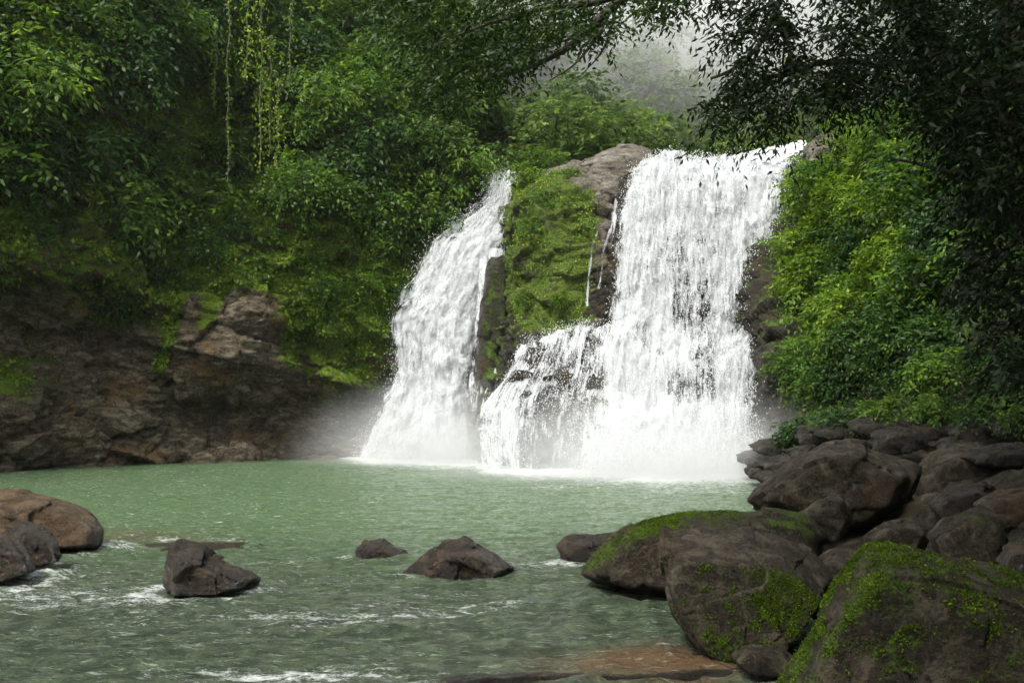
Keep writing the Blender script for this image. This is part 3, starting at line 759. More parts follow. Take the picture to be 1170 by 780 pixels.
# ------------------------------------------------------------------ water
def build_water():
    def spaced(a, b, dense0, dense1, n):
        x = np.linspace(a, b, 4000)
        w = np.where((x > dense0) & (x < dense1), 1.0, 0.25)
        w = np.convolve(w, np.ones(101) / 101, 'same'); c = np.cumsum(w); c = (c - c[0]) / (c[-1] - c[0])
        return np.interp(np.linspace(0, 1, n), c, x)
    xs = spaced(-62, 34, -14, 9, 620)
    t = np.linspace(0, 1, 760)
    ys = np.concatenate([np.linspace(-40, 6, 30)[:-1], 6 + (84 - 6) * t ** 1.6])
    Xg, Yg = np.meshgrid(xs, ys)
    X, Y = Xg.ravel(), Yg.ravel()
    p2 = np.stack([X, Y, 0 * X], 1)
    near = sstep(34, 14, Y)
    # direction of the outflow: toward the left front
    a = R(205); ux, uy = math.cos(a), math.sin(a)
    al, ac = X * ux + Y * uy, -X * uy + Y * ux
    q = np.stack([al * 0.55, ac * 1.3, 0 * X], 1)
    z = 0.11 * fbm(p2 * np.array([0.9, 1.5, 1]), 5, 0.68)
    z = z + near * (0.085 * fbm(q, 5, 0.62) + 0.05 * np.abs(fbm(q * 1.7 + 5, 3)))
    for (rx, ry, rr) in WATER_ROCKS:
        d = np.hypot(X - rx, Y - ry)
        z = z + 0.05 * np.exp(-((d - rr) / 0.35) ** 2) * (1 + 2 * fbm(p2 * 2.5, 3))
    px = CX + X / np.maximum(Y, 1) * F_PX
    # foam amount
    foam = np.zeros(len(X))
    by = np.interp(px, [380, 430, 480, 540, 560, 600, 650, 700, 780, 860, 900], [66, 64, 62, 60, 56, 52, 51, 50, 48.5, 48.5, 47])
    d = by - Y
    d = d + 1.3 * fbm(p2 * 0.35 + 3, 4, 0.6) * sstep(0.3, 3, d)
    inx = sstep(360, 430, px) * sstep(930, 870, px)
    foam += inx * (0.9 * np.exp(-np.clip(d, 0, 99) / 2.6) + 0.28 * np.exp(-np.clip(d, 0, 99) / 9))
    z += 0.16 * inx * np.exp(-np.clip(d, 0, 99) / 3) * (0.5 + fbm(p2 * 0.9, 4, 0.6))
    foam += 0.19 + 0.12 * fbm(p2 * 0.25, 3) + 0.09 * (1 - near)
    for (rx, ry, rr) in WATER_ROCKS:
        dx, dy = X - rx, Y - ry
        al2 = dx * ux + dy * uy; ac2 = -dx * uy + dy * ux
        d = np.hypot(dx, dy)
        foam += 0.15 * np.exp(-((d - rr * 0.9) / 0.25) ** 2) * (0.6 + 1.2 * fbm(p2 * 1.5, 3))
        foam += 0.17 * np.exp(-(ac2 / (0.7 * rr + 0.1)) ** 2) * sstep(0.0, rr, al2) * np.exp(-np.clip(al2, 0, 99) / (2.6 * rr + 1))
    py = CY + 80 + 3411 / np.maximum(Y, 1)
    def blob(x, y, sx, sy): return np.exp(-((px - x) / sx) ** 2 - ((py - y) / sy) ** 2)
    foam += near * (0.30 * blob(340, 765, 170, 12) + 0.16 * blob(60, 670, 120, 26) + 0.10 * blob(140, 720, 220, 14) + 0.2 * blob(320, 700, 150, 10) + 0.20 * blob(240, 612, 120, 8) + 0.05 * blob(450, 690, 200, 20))
    foam += near * 0.24 * np.clip(fbm(np.stack([al * 0.25, ac * 0.9, 0 * X], 1), 4, 0.6) + 0.1, -1, 1)
    foam -= 0.25 * blob(700, 720, 130, 40)
    shal = sstep(0, 1, 1.25 * blob(760, 752, 130, 17) + 0.3 * fbm(p2 * 1.2, 3) * blob(760, 752, 200, 30)) + 0.5 * blob(170, 612, 70, 8)
    me = mesh_from('water', np.stack([X, Y, z], 1), grid_faces(len(ys), len(xs)))
    fattr(me, 'foam', foam); fattr(me, 'shallow', np.clip(shal, 0, 1)); fattr(me, 'milk', sstep(14, 30, Y))
    s = NT('river_water')
    v = s.obj()
    fl = s.mapping(v, (0.45, 1.1, 1), (0, 0, R(-25)))
    n1 = s.noise(v, 2.4, 6, 0.65, 0.4)
    n2 = s.noise(fl, 6.0, 8, 0.7, 0.8)
    n3 = s.noise(v, 17, 6, 0.7, 0.3)
    fo = s.attr('foam')
    br = s.math('ADD', s.math('MULTIPLY', n2, 0.9), s.math('MULTIPLY', n3, 0.45))
    fm = s.step(s.math('ADD', fo, s.math('SUBTRACT', br, 0.68)), 0.36, 0.62)
    milk = s.mix(s.attr('milk'), (0.028, 0.041, 0.024), (0.066, 0.124, 0.048))
    milk = s.mix(s.math('MULTIPLY', s.step(n1, 0.4, 0.65), 0.30), milk, (0.16, 0.22, 0.12))
    c = s.mix(s.attr('shallow'), milk, s.mix(n2, (0.070, 0.043, 0.020), (0.125, 0.076, 0.034)))
    c = s.mix(fm, c, (0.72, 0.77, 0.73))
    fk1 = s.noise(s.mapping(v, (0.9, 2.2, 1)), 3.2, 7, 0.72, 0.6)
    fk2 = s.noise(s.mapping(v, (0.5, 2.0, 1), (0, 0, R(-22))), 7.0, 7, 0.72, 0.6)
    fk = s.math('ADD', s.math('MULTIPLY', s.step(fk1, 0.57, 0.70), s.math('MULTIPLY', s.attr('milk'), 0.8)), s.math('MULTIPLY', s.step(fk2, 0.55, 0.68), 0.42), clamp=True)  # pale foam flecks, with ripple glitter painted into the colour
    c = s.mix(fk, c, (0.50, 0.56, 0.48))
    b = s.n('ShaderNodeBsdfPrincipled'); s.l(c, b.inputs['Base Color'])
    b.inputs['IOR'].default_value = 1.33
    s.l(s.math('ADD', 0.09, s.math('MULTIPLY', fm, 0.5)), b.inputs['Roughness'])
    h = s.math('ADD', s.math('MULTIPLY', n1, 1.0), s.math('MULTIPLY', n2, 0.5))
    h = s.math('ADD', h, s.math('MULTIPLY', n3, 0.12)); h = s.math('ADD', h, s.math('MULTIPLY', fm, 0.12))
    s.l(s.bump(h, 0.8, 0.48), b.inputs['Normal'])
    s.l(b.outputs[0], s.out.inputs[0])
    me.materials.append(s.m)
    tag(obj('water', me), kind='structure')
build_water()

def build_shelf():
    # sandstone shelf at the outlet: its edge breaks the water in a low lip
    a = [(500, 776), (560, 770), (640, 768), (720, 769), (800, 766), (880, 764), (960, 770), (1000, 800)]
    pts = [P(x, y, 3411 / (y - 470)) for x, y in a]
    xs = np.array([p[0] for p in pts]); ys = np.array([p[1] for p in pts])
    n = 260; X = np.linspace(xs[0], xs[-1], n)
    Y0 = np.interp(X, xs, ys) + 0.05 * fbm(np.stack([X * 2, 0 * X, 0 * X], 1), 4)
    prof = [(0.5, -0.3), (0.35, 0.0), (0.22, 0.02), (0.06, 0.035), (0.0, 0.03), (-0.02, 0.0), (-0.05, -0.06), (-0.2, -0.3)]
    V = []
    for dy, z in prof:
        V.append(np.stack([X, Y0 + dy, z + 0.05 * fbm(np.stack([X * 3, dy * 3 + 0 * X, 0 * X], 1), 4)], 1))
    me = mesh_from('rock_ledge', np.concatenate(V), grid_faces(len(prof), n), M['stream_rock'])
    fattr(me, 'moss', np.zeros(len(me.vertices)))
    tag(obj('rock_ledge', me), 'thin dark ledge of rock breaking the shallow water along the bottom edge', 'rock ledge')
build_shelf()

# ------------------------------------------------------------------ falling water
def fall_mat():
    s = NT('white_water')
    uv = s.n('ShaderNodeUVMap').outputs[0]
    st = s.noise(s.mapping(uv, (2.2, 0.35, 1)), 1.0, 6, 0.62, 0.6)
    fine = s.noise(s.mapping(uv, (9, 1.1, 1)), 1.0, 6, 0.68, 0.5)
    spk = s.noise(s.mapping(uv, (13, 9.0, 1)), 1.0, 5, 0.75, 0.4)
    cl = s.noise(s.mapping(uv, (0.8, 0.6, 1)), 1.0, 5, 0.6, 1.0)
    mixn = s.math('ADD', s.math('MULTIPLY', st, 0.50), s.math('MULTIPLY', fine, 0.50))
    mixn = s.math('ADD', mixn, s.math('MULTIPLY', spk, 0.25))
    mixn = s.math('ADD', mixn, s.math('MULTIPLY', cl, 0.45))         # mean 0.85
    d = s.attr('dens')
    al = s.step(s.math('ADD', d, s.math('MULTIPLY', s.math('SUBTRACT', mixn, 0.85), 3.0)), 0.36, 0.86)
    b = s.n('ShaderNodeBsdfPrincipled')
    b.inputs['Base Color'].default_value = (0.54, 0.56, 0.57, 1)
    b.inputs['Roughness'].default_value = 0.7; b.inputs['Specular IOR Level'].default_value = 0.2
    h = s.math('ADD', s.math('ADD', s.math('MULTIPLY', cl, 1.0), st), s.math('ADD', s.math('MULTIPLY', spk, 0.55), s.math('MULTIPLY', fine, 0.5)))
    nb = s.bump(h, 0.42, 0.34)
    s.l(nb, b.inputs['Normal'])
    tr = s.n('ShaderNodeBsdfTranslucent'); tr.inputs[0].default_value = (0.58, 0.60, 0.61, 1); s.l(nb, tr.inputs['Normal'])
    m1 = s.n('ShaderNodeMixShader'); m1.inputs[0].default_value = 0.3
    s.l(b.outputs[0], m1.inputs[1]); s.l(tr.outputs[0], m1.inputs[2])
    tp = s.n('ShaderNodeBsdfTransparent')
    m2 = s.n('ShaderNodeMixShader'); s.l(al, m2.inputs[0]); s.l(tp.outputs[0], m2.inputs[1]); s.l(m1.outputs[0], m2.inputs[2])
    s.l(m2.outputs[0], s.out.inputs[0])
    return s.m
M['fall'] = fall_mat()
M['drop'] = NT('spray_drops')
_s = M['drop']; _b = _s.n('ShaderNodeBsdfPrincipled'); _b.inputs['Base Color'].default_value = (0.88, 0.9, 0.9, 1); _b.inputs['Roughness'].default_value = 0.6
_t = _s.n('ShaderNodeBsdfTranslucent'); _t.inputs[0].default_value = (0.88, 0.9, 0.9, 1); _m = _s.n('ShaderNodeMixShader'); _m.inputs[0].default_value = 0.4
_s.l(_b.outputs[0], _m.inputs[1]); _s.l(_t.outputs[0], _m.inputs[2]); _s.l(_m.outputs[0], _s.out.inputs[0]); M['drop'] = _s.m

def sheet(name, C, dens, nr, nc, parent, amp=0.25, off=0.0, seed=0, edge=0.12, ends=0.04):
    """C rows top to bottom of (px,py,D); dens: same layout density"""
    Cw = rows(C)
    G, v, u = patch(Cw, nr, nc)
    N = grid_normals(G); N = N * (1 if (N[..., 2] - N[..., 1]).mean() > 0 else -1)
    p = G.reshape(-1, 3)
    wid = np.cumsum(np.concatenate([[0], np.linalg.norm(np.diff(G[nr // 2], axis=0), axis=1)]))
    hei = np.cumsum(np.concatenate([[0], np.linalg.norm(np.diff(G[:, nc // 2], axis=0), axis=1)]))
    U, V = np.meshgrid(wid, hei)
    q = np.stack([U.ravel() * 0.9, V.ravel() * 0.35, np.full(U.size, seed * 5.1)], 1)
    d = amp * (1.4 * fbm(q, 3) + 0.8 * fbm(q * np.array([2.0, 2.4, 1]), 3, 0.5) + 0.10 * fbm(q * np.array([7, 4.5, 1]), 3))
    p = p + N.reshape(-1, 3) * (off + d)[:, None]
    me = mesh_from(name, p, grid_faces(nr, nc), M['fall'])
    dn, _, _ = patch(np.repeat(np.asarray(dens, float)[:, :, None], 3, 2), nr, nc)
    # resample density with the parameters of the geometry
    Dm = np.asarray(dens, float)
    A = catmull(Dm, v); Dg = catmull(A.T, u).T
    uu = np.linspace(0, 1, nc)[None, :]; vv = np.linspace(0, 1, nr)[:, None]
    e = np.minimum(uu, 1 - uu) / edge
    Dg = Dg * (0.15 + 0.85 * sstep(0, 1, e)) - 0.25 * sstep(0.5, 0.0, e)
    Dg = Dg + 0.16 * perlin(np.stack([U.ravel() * 0.5, V.ravel() * 0.22, np.full(U.size, seed * 3.3)], 1)).reshape(Dg.shape) * (e > 0.3)
    fattr(me, 'dens', Dg.ravel())
    uvl = me.uv_layers.new(name='uv')
    li = np.zeros(len(me.loops), np.int32); me.loops.foreach_get('vertex_index', li)
    uvs = np.stack([U.ravel() + seed * 13.7, V.ravel() + seed * 5.3], 1)[li]
    uvl.data.foreach_set('uv', uvs.astype(np.float32).ravel())
    o = obj(name, me, parent)
    return o, p, Dg.ravel()

def droplets(name, pts, size, parent):
    n = len(pts)
    t = np.array([(1, 1, 1), (1, -1, -1), (-1, 1, -1), (-1, -1, 1)], float) * 0.6
    sz = size * np.random.default_rng(1).uniform(0.4, 1.3, n)
    V = pts[:, None, :] + t[None] * sz[:, None, None] * np.array([1, 1, 1.6])
    i = np.arange(n)[:, None, None] * 4
    f = (i + np.array([(0, 1, 2), (0, 3, 1), (0, 2, 3), (1, 3, 2)])[None]).reshape(-1, 3)
    o = obj(name, mesh_from(name, V.reshape(-1, 3), f, M['drop'], False), parent)
    o['kind'] = 'stuff'
    return o

def build_falls():
    r = np.random.default_rng(21)
    def empty(name, loc, *a):
        o = bpy.data.objects.new(name, None); col.objects.link(o); o.location = loc; tag(o, *a); return o
    def sub(p, g, n, thr=0.3):
        idx = np.nonzero(g > thr)[0]; return p[r.choice(idx, n)]
    # ---- main fall
    root = empty('waterfall', (0, 0, 0), 'broad white waterfall, the widest, pouring over steps at the right', 'waterfall')
    MC = [
        [(722, 212, 60), (745, 196, 60), (770, 190, 60), (800, 192, 60), (840, 192, 60), (880, 190, 60), (908, 190, 60)],
        [(718, 204, 57), (740, 190, 56.8), (768, 181, 56.6), (800, 188, 56.4), (840, 187, 56.4), (880, 186, 56.4), (910, 186, 56.4)],
        [(710, 218, 55.4), (735, 205, 55), (768, 200, 54.8), (800, 203, 54.6), (840, 205, 54.6), (880, 204, 54.8), (906, 204, 55.4)],
        [(703, 250, 54.6), (732, 250, 54), (768, 250, 53.8), (800, 250, 53.8), (840, 250, 53.8), (878, 250, 54), (900, 250, 54.6)],
        [(697, 300, 54), (728, 300, 53.4), (765, 300, 53.2), (800, 300, 53.2), (840, 300, 53.2), (872, 300, 53.4), (895, 300, 54)],
        [(693, 350, 53.4), (725, 350, 52.8), (765, 350, 52.6), (800, 350, 52.6), (838, 350, 52.6), (868, 350, 52.8), (888, 350, 53.6)],
        [(690, 378, 53), (722, 380, 52.2), (762, 385, 52), (800, 388, 51.9), (838, 385, 52), (866, 380, 52.2), (884, 375, 53)],
        [(686, 400, 52), (718, 405, 51), (760, 412, 50.8), (800, 415, 50.6), (838, 410, 50.8), (862, 405, 51.2), (878, 400, 52.2)],
        [(682, 450, 51.4), (715, 455, 50.3), (758, 458, 50.1), (800, 458, 50), (838, 455, 50.2), (858, 450, 50.6), (873, 440, 51.4)],
        [(680, 472, 50.8), (712, 478, 49.6), (755, 482, 49.2), (800, 480, 49.2), (838, 475, 49.4), (856, 470, 50), (870, 465, 51)],
        [(672, 510, 50.2), (708, 515, 49), (752, 518, 48.6), (800, 518, 48.6), (838, 515, 48.8), (855, 510, 49.4), (868, 505, 50.4)],
        [(664, 548, 49.8), (705, 552, 48.4), (750, 555, 48), (800, 555, 48), (840, 553, 48.2), (858, 550, 48.6), (868, 546, 49.6)],
    ]
    MD = [[1.1] * 7, [1.2] * 7, [0.8, 1.1, 1.2, 1.1, 1.1, 1.0, 0.7], [0.75, 1.05, 1.0, 0.9, 1.0, 0.92, 0.5], [0.75, 0.95, 0.85, 0.74, 0.9, 0.8, 0.45],
          [0.8, 0.95, 0.76, 0.66, 0.88, 0.70, 0.4], [0.9, 1.05, 0.85, 0.7, 0.95, 0.7, 0.4], [0.9, 1.1, 0.95, 0.75, 1.05, 0.8, 0.4], [0.75, 1.05, 0.85, 0.66, 0.95, 0.7, 0.35],
          [0.75, 1.05, 1.0, 0.98, 0.95, 0.65, 0.35], [0.8, 1.05, 0.70, 0.85, 0.68, 0.6, 0.35], [1.0, 1.2, 1.1, 1.1, 0.95, 0.85, 0.6]]
    o, p1, d1 = sheet('main_sheet', MC, MD, 560, 300, root, 0.26, 0, 1)
    MD2 = (np.array(MD) * 0.50).tolist()
    sheet('outer_veil', MC, MD2, 420, 240, root, 0.30, 0.38, 2)
    pts = np.concatenate([sub(p1, d1, 26000) + r.normal(size=(26000, 3)) * [0.2, 0.45, 0.25] + [0, -0.4, 0]])
    bx = r.uniform(664, 872, 9000); bp = np.array([P(x, 545, 48.5) for x in bx]); bp[:, 2] = r.exponential(0.8, 9000); bp[:, 1] += r.normal(0, 0.9, 9000) - 0.6
    droplets('spray', np.concatenate([pts, bp]), 0.026, root)
    # ---- the stepped side fall over the middle ledge
    root2 = empty('waterfall', (0, 0, 0), 'low fan of thin water ribbons over the dark step between the two tall falls', 'waterfall')
    SC = [
        [(600, 390, 56), (625, 380, 56), (650, 373, 56), (680, 368, 55.8), (715, 362, 55.4)],
        [(592, 398, 54.8), (620, 388, 54.4), (650, 380, 54.2), (680, 376, 53.9), (715, 372, 53.6)],
        [(585, 412, 54), (615, 404, 53.6), (645, 398, 53.4), (678, 396, 53.1), (712, 396, 52.6)],
        [(572, 434, 53.6), (605, 426, 53), (640, 420, 52.8), (675, 420, 52.4), (708, 420, 51.8)],
        [(550, 462, 53.4), (592, 450, 52.6), (632, 444, 52.4), (670, 450, 51.9), (704, 455, 51.2)],
        [(543, 488, 53), (584, 475, 52), (625, 470, 51.7), (665, 480, 51.2), (700, 485, 50.6)],
        [(548, 510, 52.4), (582, 508, 51.5), (622, 508, 51.3), (662, 512, 50.8), (698, 515, 50.2)],
        [(552, 540, 51.8), (584, 544, 51.2), (620, 545, 51), (660, 547, 50.4), (695, 550, 49.8)],
    ]
    SD = [[0.8, 0.9, 0.95, 1.0, 1.0], [0.9, 0.85, 0.8, 0.85, 1.0], [0.8, 0.72, 0.72, 0.8, 1.0], [0.85, 0.8, 0.68, 0.8, 1.0], [0.95, 0.95, 0.72, 0.72, 1.0],
          [0.8, 0.95, 0.6, 0.62, 0.95], [0.85, 0.85, 0.45, 0.6, 0.95], [0.95, 0.75, 0.5, 0.8, 1.0]]
    o, p2, d2 = sheet('fan_sheet', SC, (np.array(SD) - 0.13).tolist(), 260, 260, root2, 0.14, 0.05, 3, edge=0.07)
    sheet('outer_veil', SC, (np.array(SD) * 0.32).tolist(), 200, 200, root2, 0.16, 0.22, 4, edge=0.07)
    droplets('spray', sub(p2, d2, 6000, 0.4) + r.normal(size=(6000, 3)) * [0.15, 0.2, 0.2] + [0, -0.2, 0], 0.024, root2)
    # ---- left fall
    root3 = empty('waterfall', (0, 0, 0), 'tall slanting white waterfall at the left, narrow at its lip and billowing below', 'waterfall')
    LCc = [
        [(566, 214, 74), (574, 212, 74), (582, 212, 74), (592, 215, 74), (602, 222, 74)],
        [(563, 209, 69.5), (572, 207, 69.2), (580, 208, 69), (590, 216, 69), (600, 224, 69)],
        [(558, 232, 68.6), (566, 232, 68.2), (575, 233, 68), (586, 238, 68), (596, 244, 68)],
        [(518, 258, 68), (548, 258, 67.4), (562, 258, 67), (576, 262, 67), (588, 268, 67.4)],
        [(489, 286, 67.4), (525, 285, 66.6), (545, 285, 66.2), (560, 287, 66.2), (576, 290, 66.8)],
        [(470, 325, 66.8), (507, 325, 65.8), (528, 325, 65.2), (544, 325, 65.2), (556, 325, 66)],
        [(448, 372, 66.4), (487, 372, 65), (512, 372, 64.4), (534, 372, 64.4), (549, 372, 65.2)],
        [(452, 405, 65.8), (485, 405, 64.6), (508, 405, 63.8), (530, 405, 63.8), (545, 405, 64.6)],
        [(444, 450, 65.2), (480, 450, 63.8), (505, 450, 63), (525, 450, 63), (540, 450, 63.8)],
        [(424, 490, 64.6), (465, 490, 63), (495, 490, 62.2), (520, 490, 62.2), (542, 490, 62.8)],
        [(401, 532, 64), (450, 534, 62.2), (488, 535, 61.2), (520, 535, 61.2), (550, 535, 61.4)],
    ]
    LD = [[1] * 5, [1.0, 1.1, 1.0, 0.9, 0.8], [1.1, 1.1, 0.9, 0.8, 0.8], [1.0, 1.2, 1.0, 0.85, 0.7], [1.0, 1.2, 1.1, 0.9, 0.6], [0.95, 1.2, 1.15, 0.9, 0.6], [0.9, 1.15, 1.2, 0.9, 0.55],
          [0.85, 1.1, 1.2, 0.9, 0.5], [0.85, 1.1, 1.15, 0.95, 0.5], [0.9, 1.1, 1.2, 1.0, 0.6], [1.0, 1.2, 1.2, 1.2, 1.0]]
    o, p3, d3 = sheet('main_sheet', LCc, (np.array(LD) + 0.08).tolist(), 460, 180, root3, 0.30, 0, 5, edge=0.11)
    sheet('outer_veil', LCc, (np.array(LD) * 0.52).tolist(), 380, 140, root3, 0.4, 0.55, 6, edge=0.16)
    # thin strand round the right of the dark slab
    TC = [[(586, 240, 68.2), (598, 245, 68.4)], [(578, 285, 66.2), (590, 288, 66.6)], [(580, 330, 64.6), (588, 332, 65)], [(578, 375, 62.8), (586, 376, 63)], [(570, 405, 61.5), (580, 408, 61.6)], [(558, 435, 60.2), (572, 440, 60.2)], [(546, 465, 59.2), (560, 475, 59)]]
    sheet('side_strand', TC, [[1.0, 1.0], [0.95, 0.9], [0.85, 0.8], [0.8, 0.8], [0.9, 0.9], [1.0, 1.0], [1.0, 1.0]], 260, 24, root3, 0.08, 0, 7, edge=0.3)
    VC = [[(548, 288, 66.0), (565, 284, 65.8), (582, 290, 66)], [(545, 340, 64.4), (560, 340, 64.2), (580, 340, 64.4)], [(540, 400, 62.6), (556, 400, 62.4), (575, 400, 62.4)], [(532, 470, 60.8), (548, 470, 60.4), (562, 465, 60)]]
    sheet('thin_veil', VC, [[0.85, 0.8, 0.85], [0.7, 0.5, 0.7], [0.66, 0.46, 0.66], [0.66, 0.46, 0.56]], 220, 60, root3, 0.06, 0.12, 8, edge=0.1)
    q = sub(p3, d3, 16000) + r.normal(size=(16000, 3)) * [0.35, 0.5, 0.35] + [-0.25, -0.4, 0]
    bx = r.normal(490, 32, 4000); bp = np.array([P(x, 535, 61.5) for x in bx]); bp[:, 2] = r.exponential(0.7, 4000); bp[:, 1] += r.normal(0, 1.0, 4000)
    droplets('spray', np.concatenate([q, bp]), 0.024, root3)
    # ---- the small cascade above the lip, and threads on the outcrop
    root4 = empty('waterfall', (0, 0, 0), 'small low cascade above and behind the lip of the main fall', 'waterfall')
    UC = [[(835, 178, 67), (860, 172, 67), (890, 166, 67), (922, 160, 67)], [(830, 184, 65), (860, 180, 65), (890, 174, 65), (924, 166, 65)], [(820, 192, 62.5), (860, 192, 62), (892, 190, 62), (926, 184, 62)]]
    sheet('cascade_sheet', UC, [[1, 1, 1, 1], [1.0, 0.9, 0.95, 1.0], [1, 1, 1, 1.0]], 90, 130, root4, 0.10, 0, 9, edge=0.04)
    root5 = empty('water_thread', (0, 0, 0), 'pair of thin water threads trickling down the outcrop left of the main fall', 'waterfall')
    for k, pth in enumerate([[(684, 262, 55.2), (676, 285, 54.9), (672, 320, 54.6), (670, 350, 54.4)], [(697, 262, 55.0), (690, 285, 54.9), (687, 310, 54.7), (684, 330, 54.6)], [(706, 222, 56.4), (702, 240, 56.2), (700, 262, 55.4), (694, 290, 55.0)]]):
        C = [[(x - 2 - 2 * (k == 2), y, D - 0.1), (x + 2.5 + 2 * (k == 2), y, D - 0.1)] for x, y, D in pth]
        sheet('thread', C, [[0.75, 0.75]] + [[0.55, 0.55]] * (len(C) - 1), 120, 12, root5, 0.16, 0.1, 10 + k, edge=0.4)
build_falls()

# dark slab standing in the left fall
boulder('tall dark wet slab of rock standing in the right side of the left waterfall', [(556, 288), (570, 284), (584, 300), (585, 400), (575, 440), (550, 480), (530, 525), (522, 520), (534, 440), (545, 350)], 66, 6.0, M['wetrock'], 6, 16, 0.05, 0.42, (0, -1, 0.3), 0.25, front=0.85, fshift=(0, 10), extra=[(555, 530, 59.5), (535, 535, 60)], strata=0.5, seed=60, name='rock_slab', cat='rock slab')

def build_mist():
    def puff(cx, py, D, sx, sy, sz, dens, label):
        s = NT('mist_spray')
        oc = s.obj()
        ln = s.n('ShaderNodeVectorMath', operation='LENGTH'); s.l(oc, ln.inputs[0])
        f = s.math('POWER', s.math('SUBTRACT', 1.0, ln.outputs['Value'], clamp=True), 2.0)
        f = s.math('MULTIPLY', f, s.step(s.noise(oc, 2.6, 3, 0.6), 0.3, 0.7, 0.35, 1.3))
        pv = s.n('ShaderNodeVolumePrincipled'); pv.inputs['Color'].default_value = (0.95, 0.97, 0.97, 1)
        s.l(s.math('MULTIPLY', f, dens), pv.inputs['Density'])
        s.l(pv.outputs[0], s.out.inputs['Volume'])
        v, f_ = ico(4)
        o = obj('mist', mesh_from('mist', v, f_, s.m), loc=P(cx, py, D))
        o.scale = (sx, sy, sz)
        tag(o, label, 'mist', kind='stuff')
    puff(500, 530, 58.5, 10.0, 7.5, 6.0, 0.55, 'white mist drifting from the foot of the left fall')
    puff(745, 545, 45.6, 12.5, 6.5, 5.0, 0.7, 'white spray mist along the foot of the main fall')
build_mist()
# ------------------------------------------------------------------ foliage
def sprays(lv, r, anchors, dirs, length, nl, L, W, droop, tint, flat=0.7):
    """leafy twigs: leaves set alternately along drooping twigs; returns twig ends"""
    n = len(anchors); dirs = unit(dirs)
    length = np.broadcast_to(length, n)
    tint = np.broadcast_to(tint, n)
    upv = np.array([0, 0, 1.0])
    for k in range(nl):
        t = (k + 0.5) / nl * np.ones(n)
        p = anchors + dirs * (length * t)[:, None] - upv * (droop * length * t * t)[:, None]
        tan = unit(dirs - upv * (2 * droop * t)[:, None])
        side = unit(np.cross(tan, upv) + 1e-3) * (1 if k % 2 else -1)
        if k == nl - 1: ld = tan
        else: ld = tan * 0.55 + side * 0.9 - upv * 0.15
        ld = ld + r.normal(size=(n, 3)) * 0.28
        up = unit(upv * flat + r.normal(size=(n, 3)) * 0.42)
        s_ = r.uniform(0.7, 1.2, n)
        lv.add(p + r.normal(size=(n, 3)) * L * 0.12, ld, up, L * s_, W * s_, tint + r.normal(0, 0.16, n))

def lumpy(r, n, lumps):
    """points in the outer shells of several ellipsoidal lumps; lumps: (x,y,z,rx,ry,rz)"""
    k = r.integers(0, len(lumps), n); Lp = np.array(lumps)[k]
    d = unit(r.normal(size=(n, 3))); rad = r.uniform(0.45, 1.0, n) ** 0.6
    return Lp[:, :3] + d * rad[:, None] * Lp[:, 3:], d, rad

def make_shrub(seed, R, mat, L, W, ntw, nl, droop, tl, hang=0.0, name='shrub'):
    r = np.random.default_rng(seed); lv = Leaves()
    lumps = [(0, 0, 0.1 * R, 0.6 * R, 0.6 * R, 0.5 * R)]
    for i in range(5):
        a = r.uniform(0, 6.28); q = r.uniform(0.3, 0.7) * R
        lumps.append((q * math.cos(a), q * math.sin(a), r.uniform(-0.35 - hang, 0.45) * R, r.uniform(0.3, 0.5) * R, r.uniform(0.3, 0.5) * R, r.uniform(0.25, 0.42) * R))
    a, d, rad = lumpy(r, ntw, lumps)
    dirs = d + np.array([0, 0, 0.15]) + r.normal(size=d.shape) * 0.35
    lt = 0.25 + 0.45 * r.random(ntw)
    sprays(lv, r, a, dirs, tl * r.uniform(0.6, 1.2, ntw), nl, L, W, droop, lt)
    return lv.mesh(name, mat)

def stem_mesh(seed, R):
    r = np.random.default_rng(seed); ps = []
    for i in range(4):
        a = r.uniform(0, 6.28); e = np.array([math.cos(a) * 0.5 * R, math.sin(a) * 0.5 * R, r.uniform(0, 0.4) * R])
        ps.append((curve_pts([(0, 0, -0.6 * R), e * 0.4 + [0, 0, -0.1 * R], e], 8), np.linspace(0.035, 0.012, 8) * R))
    return tube_mesh('stem', ps, M['bark'], 5)

def place_shrub(me, st, loc, rot, s, label, group, sz=1.0, name='shrub', cat='shrub'):
    o = obj(name, me, loc=loc); o.rotation_euler = rot; o.scale = (s, s, s * sz)
    tag(o, label, cat, group)
    if st is not None: obj('stem', st, o)
    return o

def spread(r, pts, mind, limit):
    out = []
    idx = r.permutation(len(pts))
    cell = {}
    for i in idx:
        p = pts[i]; k = tuple((p // mind).astype(int)); ok = True
        for a in (-1, 0, 1):
            for b in (-1, 0, 1):
                for c in (-1, 0, 1):
                    for j in cell.get((k[0] + a, k[1] + b, k[2] + c), ()):
                        if np.sum((pts[j] - p) ** 2) < mind * mind: ok = False
        if ok:
            cell.setdefault(k, []).append(i); out.append(i)
            if len(out) >= limit: break
    return np.array(out)

def px_of(p): return CX + p[:, 0] / p[:, 1] * F_PX
def py_of(p):
    c, s = math.cos(PITCH), math.sin(PITCH)
    y, z = p[:, 1], p[:, 2] - CAM_Z
    return CY - F_PX * (-y * s + z * c) / (y * c + z * s)

